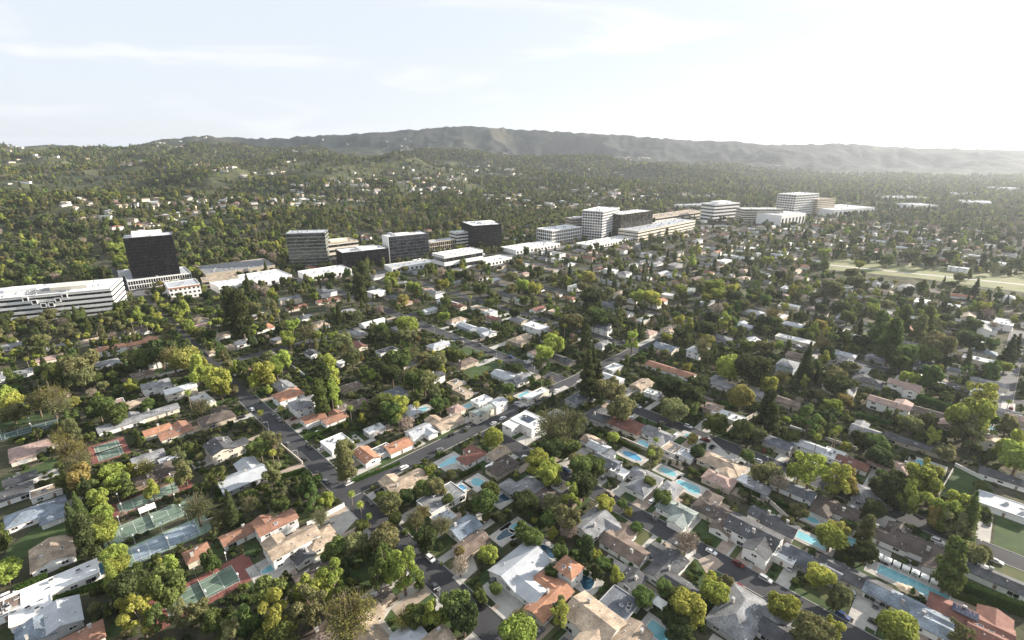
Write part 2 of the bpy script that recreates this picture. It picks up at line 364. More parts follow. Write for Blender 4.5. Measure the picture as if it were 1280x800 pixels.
def leaves(mb,C,Rr,n,size,m,r,inner=.8,up=.25):
    """n leaf clumps over the lobes (centres C, radii Rr)"""
    C=np.array(C);Rr=np.array(Rr);w=(Rr.prod(1))**(2/3);w/=w.sum()
    k=r.choice(len(C),n,p=w);d=r.normal(size=(n,3));d/=np.linalg.norm(d,axis=1)[:,None];d[:,2]+=up;d/=np.linalg.norm(d,axis=1)[:,None]
    p=C[k]+d*Rr[k]*r.uniform(.82,1.12,(n,1))
    keep=np.ones(n,bool)
    for j in range(len(C)):
        q=(p-C[j])/Rr[j];ins=(np.linalg.norm(q,axis=1)<inner)&(k!=j);keep&=~ins
    p=p[keep];d=d[keep];n=len(p)
    nn=d*.9+r.normal(size=(n,3))*.55;nn/=np.linalg.norm(nn,axis=1)[:,None]
    u=np.cross(nn,r.normal(size=(n,3)));u/=np.linalg.norm(u,axis=1)[:,None];w_=np.cross(nn,u)
    s=size*r.uniform(.6,1.3,(n,1));u=u*s;w_=w_*s*r.uniform(.6,1,(n,1))
    V=np.stack([p-u,p-w_*.9,p+u,p+w_],1).reshape(-1,3)
    o=len(mb.v);mb.v+=[tuple(x) for x in V.tolist()];mi=mb.mi(m)
    mb.f+=[[o+4*i,o+4*i+1,o+4*i+2,o+4*i+3] for i in range(n)];mb.m+=[mi]*n
def lobes(kind,r):
    C=[];S=[]
    def L(x,y,z,a,b=None): C.append((x,y,z));S.append((a,a,b or a))
    if kind=='round':
        L(r.uniform(-.1,.1),r.uniform(-.1,.1),1.3,.58,.6)
        for i in range(13):
            a=i*2.4+r.uniform(-.5,.5);q=r.uniform(.3,.78);L(q*math.cos(a),q*math.sin(a),r.uniform(.85,1.95),r.uniform(.22,.47),r.uniform(.22,.42))
    elif kind=='dome':
        L(0,0,1.25,.8,.7)
        for i in range(12):
            a=i*2.4;q=r.uniform(.4,.55);L(q*math.cos(a),q*math.sin(a),r.uniform(.95,1.55),r.uniform(.36,.45))
    elif kind=='loose':
        for i in range(17):
            a=i*2.4+r.uniform(-.4,.4);q=r.uniform(.1,.75);z=r.uniform(.8,2.6);q*=1.15-.25*abs(z-1.6);L(q*math.cos(a),q*math.sin(a),z,r.uniform(.24,.42),r.uniform(.26,.5))
    elif kind=='open':
        for i in range(20):
            a=i*2.4+r.uniform(-.5,.5);z=r.uniform(1.1,3.1);q=r.uniform(.15,.95)*(1.15-.2*abs(z-2));L(q*math.cos(a),q*math.sin(a),z,r.uniform(.16,.3),r.uniform(.15,.3))
    elif kind=='tall':
        for i in range(15):
            a=i*2.4+r.uniform(-.4,.4);z=.9+i*.24;q=r.uniform(.2,.6)*(1.1-.16*(z-1));L(q*math.cos(a),q*math.sin(a),z,r.uniform(.34,.52),r.uniform(.4,.6))
    elif kind=='cone':
        for i in range(12):
            z=.7+i*.42;w=1.0*(1-(i/12.5)**1.6);L(r.uniform(-.1,.1),r.uniform(-.1,.1),z,max(.16,w*.9),.45)
    elif kind=='conifer':
        for i in range(26):
            z=.7+i*.14;w=(1-i/27.)*.95;a=i*2.4;L(.6*w*math.cos(a),.6*w*math.sin(a),z,max(.1,.45*w+.06),.22)
    return C,S
TOP={'open':3.3,'round':2.2,'dome':2.0,'loose':2.95,'tall':4.7,'cone':5.6,'conifer':4.5,'bare':2.7,'palm':6.6}
MIDZ={'open':2.0,'round':1.4,'dome':1.3,'loose':1.75,'tall':2.7,'cone':3.,'conifer':2.2,'bare':1.7,'palm':5.9}
def make_crown(kind,tone,seed):
    r=np.random.default_rng(seed);mb=MB();m='leaf_'+tone
    if kind=='bare':
        for i in range(120):
            a=r.uniform(0,6.28);el=r.uniform(.25,1.5);l=r.uniform(.55,1.2)
            p0=np.array([.25*math.cos(a)*r.uniform(0,1),.25*math.sin(a),1.+r.uniform(-.1,.6)]);d=np.array([math.cos(a)*math.cos(el)*.85,math.sin(a)*math.cos(el)*.85,math.sin(el)*1.1])
            p1=p0+d*l;mb.tube(p0,p1,.018,.008,'bark',3)
            for k in range(5):
                q=p0+d*l*r.uniform(.4,1);e=q+r.normal(size=3)*.2;mb.tube(q,e,.008,.004,m,3)
        C,S=lobes('round',r);leaves(mb,C,S,1700,.04,m,r,inner=.2)
        return mb
    if kind=='palm':
        H=seed%2 and 4.6 or 6.0
        for i in range(46):
            a=i*2.4;el=.95-1.9*(i/46.)**1.1;n=5;pts=[]
            for k in range(n+1):
                t=k/n;rr=1.0*t*math.cos(el*(1-.3*t));z=H+.9*t*math.sin(el)-.45*t*t
                pts.append((rr*math.cos(a),rr*math.sin(a),z))
            w=.13;px_,py_=-math.sin(a),math.cos(a)
            V=[];F_=[]
            for k,p in enumerate(pts):
                ww=w*math.sin(math.pi*min(1,(k+.6)/(n+.8)))+.015
                V+=[(p[0]-px_*ww,p[1]-py_*ww,p[2]-.05),(p[0],p[1],p[2]+.02),(p[0]+px_*ww,p[1]+py_*ww,p[2]-.05)]
            for k in range(n): F_+=[(3*k,3*k+1,3*k+4,3*k+3),(3*k+1,3*k+2,3*k+5,3*k+4)]
            mb.add(V,F_,m)
        leaves(mb,[(0,0,H-.45)],[(.26,.26,.45)],160,.1,'leaf_bare',r)
        return mb
    C,S=lobes(kind,r)
    for c,s in zip(C,S):
        if kind=='open': break
        v=ICV*(r.uniform(.72,.9,(len(ICV),1)))*np.array(s)*.95+np.array(c);mb.add([tuple(q) for q in v.tolist()],ICF,m)
    leaves(mb,C,S,{'open':2300,'round':2600,'dome':2600,'loose':2600,'tall':3000,'cone':2000,'conifer':2400}[kind],{'open':.08,'cone':.09,'conifer':.085,'tall':.1}.get(kind,.092),m,r)
    return mb
def make_trunk(kind,seed):
    r=np.random.default_rng(seed+99);mb=MB()
    if kind=='palm':
        H=seed%2 and 4.6 or 6.0
        mb.tube((0,0,-.3),(.05,0,H*.5),.11,.085,'palm_bark',8);mb.tube((.05,0,H*.5),(0,0,H+.05),.085,.07,'palm_bark',8);return mb
    t=TOP[kind];w=.09 if kind!='cone' else .12
    mb.tube((0,0,-.3),(.03,.02,t*.42),w,w*.7,'bark',7)
    mb.tube((.03,.02,t*.42),(0,0,t*.8),w*.7,w*.2,'bark',6)
    if kind=='open':
        for c,s_ in zip(*lobes('open',np.random.default_rng(seed))):
            mb.tube((.03,.02,t*.3+.1*c[2]),(c[0]*.9,c[1]*.9,c[2]),.035,.012,'palm_bark',4)
    elif kind not in('cone','conifer'):
        for i in range(5):
            a=i*1.3+r.uniform(0,.5);z=t*r.uniform(.25,.42);mb.tube((0,0,z),(.55*math.cos(a),.55*math.sin(a),z+.5*t*.45),w*.5,w*.15,'bark',5)
    return mb
_cm={}
def tree_mesh(kind,tone,v,part):
    k=(kind,tone if part!='trunk' else '',v,part)
    if k in _cm: return _cm[k]
    sd=sum(ord(c) for c in kind)*7+v
    if kind=='palm': sd=v
    if part=='trunk': me=make_trunk(kind,sd).mesh('trunk')
    elif part=='crown': me=make_crown(kind,tone,sd).mesh('crown')
    else:
        a=make_crown(kind,tone,sd);b=make_trunk(kind,sd)
        for f,mi in zip(b.f,b.m): a.f.append([i+len(a.v) for i in f]);a.m.append(a.mi(b.mats[mi]))
        a.v+=b.v;me=a.mesh('tree')
    _cm[k]=me;return me
TREES=[]   # x,y,R,zs,kind,tone,v,hand
NAMES={'open':'eucalyptus_tree','round':'broadleaf_tree','dome':'broadleaf_tree','loose':'broadleaf_tree','tall':'eucalyptus_tree','cone':'cypress_tree','conifer':'conifer_tree','bare':'bare_tree','palm':'palm_tree'}
def tr_px(px,py,r,kind,tone):
    R=3.
    for _ in range(6):
        x,y=g(px,py,min(150,R*MIDZ[kind]));s=F/proj(x,y,R*MIDZ[kind])[2];R=r/s
    if kind=='loose' and random.random()<.35 and tone in('bright','olive','mid'): kind='open'
    TREES.append([x,y,R,1.,kind,tone,random.randrange(3 if kind!='palm' else 2),True])
K={'R':'round','D':'dome','L':'loose','T':'tall','C':'cone','N':'conifer','B':'bare','P':'palm','E':'open'}
Q={'d':'dark','m':'mid','o':'olive','b':'bright','g':'gold','x':'bare'}
# crown centre and crown radius as read in the photo, kind, tone
TL='''122 622 13 Rb,112 607 12 Rm,127 645 14 Rb,112 655 15 Rm,132 665 17 Rb,106 668 14 Td,143 690 15 Rb,150 706 14 Rb,138 719 10 Cb,162 730 21 Rd,160 720 15 Rm,206 730 24 Lm,
208 710 14 Rb,175 770 20 Lb,193 778 16 Lm,160 757 14 Lb,5 712 17 Rb,3 680 10 Ro,245 632 19 Bo,272 648 10 Lo,290 648 10 Ro,312 628 12 Bo,262 700 12 Lm,
90 650 10 Cd,97 632 8 Cm,247 765 15 Lo,225 770 14 Lo,264 776 14 Lm,290 800 18 Lo,335 745 22 Rm,345 772 24 Lb,390 735 24 Lb,418 725 18 Lb,388 762 22 Lo,435 765 34 Bg,470 722 14 Lm,
412 690 13 Rm,425 685 15 Rm,445 680 16 Ro,480 673 21 Do,494 648 9 Db,455 690 10 Lm,452 657 9 Rm,505 715 22 Lb,487 710 16 Lb,478 700 14 Lm,340 800 26 Rm,305 775 20 Lm,
520 768 16 Rm,538 765 14 Lb,567 752 19 Rm,580 775 20 Rd,505 772 14 Bg,524 728 8 Lg,400 645 12 Bo,407 622 10 Lb,392 628 12 Lm,352 622 10 Lo,386 600 14 Lm,
430 575 14 To,435 560 11 Lo,617 546 14 Db,528 638 10 Bg,519 648 14 Bo,551 655 14 Bo,575 690 7 Rg,610 692 12 Rb,533 672 16 Rd,605 625 16 Rm,612 612 12 Rm,
575 705 12 Bx,600 745 9 Rm,508 620 11 Rd,528 610 12 Rm,545 608 12 Ro,487 627 15 Ro,480 622 11 Rm,560 625 8 Rm,646 793 24 Rb,620 735 9 Dm,
657 628 18 Rd,672 575 15 Rb,688 590 17 Rb,690 632 14 Ro,715 620 13 Lb,730 605 18 Rd,708 650 17 Ro,757 628 12 Rb,710 660 12 Bx,690 560 16 Rd,678 500 0 Rd,
652 665 12 Rm,668 672 14 Rm,700 690 11 Rm,688 650 12 Rm,733 697 10 Rb,745 693 8 Rb,745 715 10 Rb,770 720 10 Rm,795 660 8 Rm,830 622 12 Rm,858 675 16 Bx,860 758 22 Rb,850 745 13 Rm,
894 737 17 Rb,907 728 10 Rb,835 770 14 Rd,850 785 16 Rd,805 745 14 Rm,830 733 11 Rm,690 712 9 Lo,702 755 11 Lo,648 770 12 Bo,700 770 14 Lb,785 640 6 Rb,778 630 7 Rm,
650 790 22 Db,658 430 0 Rd,842 570 0 Lb,1025 600 0 Lb,690 530 24 Bo,712 525 22 Bo,700 548 14 Bo,670 535 0 Bo,775 508 18 Ro,765 488 18 Ro,741 462 14 Nd,735 470 16 Nd,748 474 12 Nd,
700 440 0 Cd,712 558 14 Rm,728 583 16 Rm,745 580 14 Rm,722 577 12 Ro,768 546 8 Rb,812 600 8 Bo,818 568 12 Ro,872 563 10 Ro,866 548 7 Rg,843 510 17 Ro,862 508 12 Rm,838 479 17 Rd,
867 492 18 Rd,873 478 14 Rd,926 494 17 Dg,912 457 18 Db,940 460 22 Dd,932 450 14 Bd,960 478 12 Rb,1009 452 10 Cd,978 470 10 Bg,960 508 12 Td,965 522 10 Td,930 535 14 Rm,946 540 12 Ro,895 528 14 Rm,
1030 520 14 Rd,1010 528 16 Lm,1020 532 12 Lm,1040 507 11 Rb,1047 480 16 Rd,1043 470 13 Ro,1055 500 10 Rm,1080 552 14 Rd,1095 553 15 Rm,1013 590 20 Lb,1000 585 14 Lb,1045 602 18 Lb,1060 600 14 Lg,990 545 9 Rm,
1128 525 8 Db,1140 530 12 Ro,1160 525 10 Lo,1165 548 10 Lb,1150 545 8 Lg,1215 515 24 Lb,1225 500 18 Lb,1210 535 16 Lo,1215 550 12 Lo,1243 524 8 Rm,1260 530 12 Lo,1275 570 22 Db,1268 555 16 Lb,
1150 600 20 Lb,1140 615 18 Lb,1160 590 15 Lb,1120 605 20 Dd,1105 612 16 Rd,1135 630 12 Rm,1200 630 16 Lb,1185 640 17 Lb,1170 645 12 Lg,1212 645 14 Cm,1222 640 14 Rd,1195 660 15 Lo,1225 607 8 Db,
1039 670 19 Db,1047 662 12 Lg,1025 718 17 Rb,980 755 19 Rb,1018 790 24 Ro,1040 785 14 Lb,1122 782 24 Db,1190 703 18 Tm,1195 720 12 Tm,1215 690 16 Do,1230 690 10 Do,1105 630 0 Rd,
1095 635 13 Rd,1060 655 9 Rd,1080 672 10 Rd,1083 690 14 Rd,1050 742 14 Ro,1045 750 10 Lo,1200 795 14 Lo,1000 640 11 Ro,985 650 8 Ro,1130 480 0 Rd,1180 565 12 Ro,1100 570 14 Rd,
975 600 12 Bx,965 590 14 Ro,950 590 12 Ro,935 570 9 Rm,1012 660 0 Rd,
97 455 21 Ro,100 470 14 Ro,88 460 13 Rm,62 495 19 Bg,70 505 16 Bo,45 500 14 Bo,10 502 15 Rb,5 495 14 Rb,15 515 12 Ro,62 470 8 Rb,60 460 8 Rm,80 535 11 Lo,88 560 18 Bg,75 545 14 Bg,98 575 16 Bo,92 540 9 To,
230 447 18 Dg,215 445 16 Bg,248 460 16 Lb,200 440 18 Rd,180 445 14 Rm,268 475 17 Rb,275 485 12 Rb,162 481 7 Lb,185 505 8 Rm,122 508 16 Rm,145 515 14 Rm,250 505 12 Bo,225 575 12 Lo,230 590 12 Lo,235 560 8 Rm,
275 597 10 Lm,262 602 9 Lm,190 610 10 Lb,140 590 14 Rb,148 600 14 Rb,100 595 16 Lg,85 600 12 Lm,110 620 10 Rm,165 590 8 Lb,180 583 12 Bg,160 612 10 Rm,115 600 10 Rb,
405 480 14 Td,412 465 12 Tb,400 495 12 Tm,415 490 10 Tb,330 465 15 Rb,310 475 0 Rd,350 450 13 Rb,345 460 12 Rb,480 500 12 Rm,488 515 14 Rm,500 505 12 Rb,470 500 9 Lo,508 530 10 Ro,530 475 16 Ro,490 465 14 Rd,515 470 14 Bg,
550 505 12 Rm,545 495 10 Rb,440 445 12 Ro,425 430 14 Ro,545 450 12 Ro,500 450 16 Rm,340 590 12 Lo,325 560 14 Rm,345 560 12 Lo,335 545 10 Ro,352 630 12 Rm,345 480 0 Rd,290 385 14 Td,300 390 14 Td,315 385 10 Ro,365 405 9 Rb,385 412 12 Bo,
362 425 9 Rb,357 420 8 Rb,395 418 8 Rb,430 430 12 Bo,508 405 14 Rb,510 420 12 Ro,475 410 8 Rm,690 430 14 Rb,680 440 12 Rb,688 422 10 Rb,646 460 9 Dd,677 464 10 Rb,635 485 8 Rm,565 440 9 Bg,573 442 9 Bg,515 440 11 Bo,528 445 8 Ro,522 475 16 Rm,
555 395 8 Rb,612 378 7 Rm,645 390 8 Rd,655 375 7 Rm,670 360 10 Rb,655 355 9 Rb,740 372 15 Rd,745 395 14 Rm,715 400 14 Ro,728 400 12 Ro,760 365 9 Ro,735 345 9 Rg,712 412 7 Rm,732 420 8 Td,
800 362 8 Ro,815 372 11 Rb,795 370 10 Rb,808 358 8 Ro,893 358 12 Rb,900 368 10 Rb,885 372 8 Rb,920 370 11 Ro,928 380 9 Ro,915 360 8 Rb,967 392 11 Bg,970 400 9 Bg,955 400 8 Rd,848 400 8 Rb,885 410 11 Rd,850 415 8 Rd,862 420 8 Rd,878 430 11 Bo,
790 430 10 Rd,935 432 11 Rm,955 432 11 Ro,880 440 8 Ro,960 325 7 Rb,1075 330 6 Rb,1040 360 13 Ro,1055 385 10 Dd,1060 395 9 Rm,1090 385 8 Rb,1028 385 8 Rd,1030 430 12 Bo,1035 440 9 Rm,1100 410 11 Tm,1115 425 14 Tm,1130 400 10 Tm,1160 400 9 Tm,1150 410 9 To,
1183 398 8 Dm,1170 430 18 Ro,1160 440 14 Rm,1130 440 14 Rm,1125 450 12 Rm,1218 405 9 Rm,1215 425 13 Rd,1240 430 8 Rm,1262 440 11 Nd,1270 435 9 Nd,1258 455 9 Lg,1220 360 6 Nd,1240 380 7 Bo,1200 345 7 Ro,1190 355 6 Rd,1105 455 0 Rd,1070 350 10 Ro,1065 340 8 Ro,
1140 318 9 Ro,1110 322 8 Bg,1190 318 9 Ro,1030 315 7 Rb,1160 325 8 Rd,555 355 8 Rb,517 358 9 Rb,490 345 9 Rb,485 352 8 Rb,600 360 9 Rm,640 345 8 Ro,455 345 9 Td,450 360 9 Td,445 355 8 Nd,60 392 9 Ro,70 385 8 Ro,172 392 8 Lb,150 380 9 Bo,135 400 8 Ro,185 260 0 Rd,
145 310 9 Rb,148 325 8 Rb,38 305 9 Rb,30 320 8 Rm,47 400 8 Ro,25 400 7 Ro'''
for e in TL.replace('\n','').split(','):
    if not e.strip(): continue
    a,b,r,k=e.split()
    if float(r)<=0: continue
    tr_px(float(a),float(b),float(r),K[k[0]],Q[k[1]])
# palms: foot of the trunk and top of the crown in the photo
PL='''442 640 441 612,453 655 449 625,463 660 460 640,217 617 211 595,241 690 0 0,180 420 178 395,187 423 184 398,194 425 191 402,168 418 165 394,130 415 131 398,86 418 84 404,
38 465 33 445,100 430 99 418,240 515 229 485,345 590 342 560,500 545 498 515,482 528 479 500,522 530 522 498,418 520 416 490,440 530 436 505,1017 570 1018 540,1038 565 1039 535,1042 560 1043 530,
1190 705 1187 680,730 440 731 420,705 425 706 402,588 385 586 368,671 392 671 376,690 600 692 570,812 590 813 560,818 570 817 545,1255 520 1250 498,1207 505 1203 482,
350 405 349 385,402 465 400 440,330 540 327 510,355 532 353 505,625 470 624 448,1275 455 1274 430,265 420 265 400'''
PALM=[]
for e in PL.replace('\n','').split(','):
    a,b,c,d=map(float,e.split())
    if c==0: continue
    x,y=g(a,b);hh=max(8.,min(17.,solve_h(x,y,d)));v=0 if hh>11.5 else 1;S=hh/(6.9 if v==0 else 5.5)
    PALM.append((x,y,min(S,2.2),hh/(6.9 if v==0 else 5.5)/min(S,2.2),v))
# ------------------------------------------------------------------ windows, doors (shared part meshes, facing -Y)
def wmesh(name,w,h,kind='window'):
    mb=MB()
    if kind=='window':
        mb.box(0,.03,-h/2,h/2,w-.12,.04,'glass_dark')
        for x in(-w/2+.05,w/2-.05,0 if w>1.5 else w/2-.05): mb.box(x,0,-h/2,h/2,.1,.12,'trim')
        for z in(-h/2,h/2-.1): mb.box(0,-.004,z,z+.1,w+.02,.13,'trim')
    elif kind=='door':
        mb.box(0,0,-h/2,h/2,w,.1,'wall_brown');mb.box(0,-.01,h/2,h/2+.1,w+.2,.14,'trim')
        for x in(-w/2-.05,w/2+.05): mb.box(x,-.01,-h/2,h/2,.1,.14,'trim')
    else:
        mb.box(0,0,-h/2,h/2,w,.08,'trim')
        for z in(-.55,0,.5): mb.box(0,-.05,-.03+z,.03+z,w-.1,.03,'wall_grey')
    return mb.mesh(name)
WM={'w':wmesh('window',2.2,1.3),'s':wmesh('window',1.2,1.2),'p':wmesh('window',3.4,2.0),'d':wmesh('door',1.,2.1,'door'),'g':wmesh('garage_door',4.8,2.2,'garage')}
mbv=MB();mbv.box(0,0,-.3,.35,.4,.45,'wall_grey');VENT=mbv.mesh('roof_vent')
mbv=MB();mbv.box(0,0,0,1.0,1.6,1.3,'metal_pale');mbv.box(0,0,1.0,1.1,1.2,1.0,'metal_dark');ACU=mbv.mesh('air_conditioner')
mbv=MB();mbv.box(0,0,-.2,.18,1.5,1.0,'trim');mbv.box(0,0,.18,.22,1.3,.8,'glass_blue');SKYL=mbv.mesh('skylight')
mbv=MB();mbv.box(0,0,-2.2,1.,1.1,.75,'block_wall');mbv.box(0,0,1.,1.15,1.25,.9,'wall_grey');CHIM=mbv.mesh('chimney')
def house_geo(L,W,kind,st,roofm,wallm,wing,rr,z0=0.):
    """returns wall MB, roof MB and list of (x,y,z) roof spots; wing=(offx,dirY,Lw,Ww) or None"""
    wa=MB();ro=MB();h=2.9 if st==1 else 5.7;ov=.55;sl=.34;spots=[]
    def block(cx,cy,L,W,along,dz,kind):
        if along: T=lambda p:(cx+p[0],cy+p[1],p[2])
        else: T=lambda p:(cx-p[1],cy+p[0],p[2])
        hh=h+dz;zr=hh+.27+sl*W/2;w=W/2+ov;ze=zr-sl*w
        if kind=='flat':
            H2=hh+.7;wa.box(cx,cy,-.4+z0,hh,*( (L,W) if along else (W,L)),wallm)
            lx,ly=(L,W) if along else (W,L)
            ro.box(cx,cy,hh+.003,hh+.22,lx+.5,ly+.5,roofm)
            for sx in(-1,1): ro.box(cx+sx*(lx/2+.1),cy,hh+.22,hh+.5,.25,ly+.45,wallm)
            for sy in(-1,1): ro.box(cx,cy+sy*(ly/2+.1),hh+.22,hh+.503,lx-.05,.25,wallm)
            return hh+.22
        if kind=='gable':
            y2=W/2;zs=zr-.29-sl*y2
            wa.extr([(-y2,-.4+z0),(y2,-.4+z0),(y2,zs),(0,zr-.29),(-y2,zs)],-L/2,L/2,wallm,T)
            ro.extr([(-w,ze),(-w,ze-.24),(0,zr-.24),(w,ze-.24),(w,ze),(0,zr)],-L/2-ov,L/2+ov,roofm,T)
        else:
            lx,ly=(L,W) if along else (W,L);wa.box(cx,cy,-.4+z0,ze+.0,lx,ly,wallm)
            a,b=L/2+ov,w;q=max(.3,a-b)
            P=[(-a,-b,ze-.2),(a,-b,ze-.2),(a,b,ze-.2),(-a,b,ze-.2),(-a,-b,ze),(a,-b,ze),(a,b,ze),(-a,b,ze),(-q,0,zr),(q,0,zr)]
            ro.add([T(p) for p in P],[(3,2,1,0),(0,1,5,4),(1,2,6,5),(2,3,7,6),(3,0,4,7),(4,5,9,8),(5,6,9),(6,7,8,9),(7,4,8)],roofm)
        return zr
    zt=block(0,0,L,W,True,0,kind)
    if wing:
        ox,dy,Lw,Ww=wing
        Lt=Lw+W/2 # reach from the house axis outwards
        block(ox,dy*(Lt/2),Lt,Ww,False,-.13 if kind!='flat' else -.25,kind)
    return wa,ro,zt,h
HOUSES=[]
WINPTS={}
def build_house(x,y,ang,L,W,kind,roof,wall,st=1,wing=None,detail=2,desc=None,label=None,name='house',cat='house',z=0.,group='houses of the suburb',solar=False,px=None):
    wa,ro,zt,h=house_geo(L,W,kind,st,'roof_'+roof,'wall_'+wall,wing,None,-3. if z>1 else 0)
    o=thing(name,cat,(x,y,z+((x*7.3+y*3.1)%1)*.3),ang,desc,label,group,px=px)
    wo=link('wall',wa.mesh('wall'),o);rf=link('roof',ro.mesh('roof'),o)
    if detail>=1:
        r=random.Random(int(x*7+y*13));top=zt
        if kind!='flat':
            if r.random()<.75: link('chimney',CHIM,rf,(r.uniform(-.3,.3)*L,r.choice((-1,1))*W*.22,zt-.1))
        # openings
        n=0
        def put(k,xx,yy,zz,rz):
            link('window' if k in'wsp' else ('door' if k=='d' else 'garage_door'),WM[k],o,(xx,yy,zz),rz)
        floors=[1.55] if st==1 else [1.5,4.35]
        step=4.2 if detail>1 else 6.5
        for zi,fz in enumerate(floors):
            for sd in(-1,1):
                k=int((L-2)//step)
                for i in range(k):
                    xx=-L/2+(i+.5)*L/k+r.uniform(-.3,.3)
                    if wing and wing[1]==sd and abs(xx-wing[0])<wing[3]/2+1.3: continue
                    if r.random()<.12: continue
                    t=r.choice('wwsp' if zi==0 else 'wws')
                    zz=fz if t!='p' else 1.2
                    if zi==0 and sd==-1 and i==k//2: t='d';zz=1.05
                    put(t,xx,sd*(W/2+.02),zz,0 if sd<0 else math.pi)
                k=max(1,int((W-2)//4.5))
                for i in range(k):
                    yy=-W/2+(i+.5)*W/k
                    put(r.choice('ws'),sd*(L/2+.02),yy,fz,math.pi/2*sd)
            if wing:
                ox,dy,Lw,Ww=wing;fy=dy*(Lw+W/2+.02)
                if zi==0 and Ww>6 and r.random()<.5: put('g',ox,fy,1.1,0 if dy<0 else math.pi)
                else: put('w',ox,fy,min(fz,1.5+fz*0+ (fz-1.5)),0 if dy<0 else math.pi)
                for sd in(-1,1): put('s',ox+sd*(Ww/2+.02),dy*(W/2+Lw*.55),fz,math.pi/2*sd)
        if kind=='flat':
            for _ in range(2): link('air_conditioner',ACU,o,(r.uniform(-.35,.35)*L,r.uniform(-.25,.25)*W,zt),r.choice((0,.3)))
            for _ in range(r.randrange(1,4)): link('skylight',SKYL,o,(r.uniform(-.4,.4)*L,r.uniform(-.3,.3)*W,zt+.02))
        else:
            for _ in range(r.randrange(2,6)):
                yy=r.uniform(.15,.42)*W*r.choice((-1,1));lim=L/2 if kind=='gable' else max(1,L/2-W/2)
                link('roof_vent',VENT,rf,(r.uniform(-lim,lim)*.9,yy,zt-.34*abs(yy)))
            if r.random()<.25:
                yy=W*.25*r.choice((-1,1));link('skylight',SKYL,rf,(r.uniform(-.2,.2)*L,yy,zt-.34*abs(yy)+.03)).rotation_euler=(-.33*(1 if yy>0 else -1),0,0)
        if solar:
            mb=MB()
            for i in range(6): mb.box(-L*.2+i*1.2,0,zt+.25,zt+.3,1.1,W*.45,'solar')
            mb.build('solar_panel',o)
    mark(x,y,ang,L,W,1.2)
    c,s_=math.cos(ang),math.sin(ang)
    if wing:
        ox,dy,Lw,Ww=wing;yy=dy*(W/2+Lw/2);mark(x+ox*c-yy*s_,y+ox*s_+yy*c,ang,Ww,Lw,1.)
    HOUSES.append((x,y,ang,L,W,wing,roof));return o
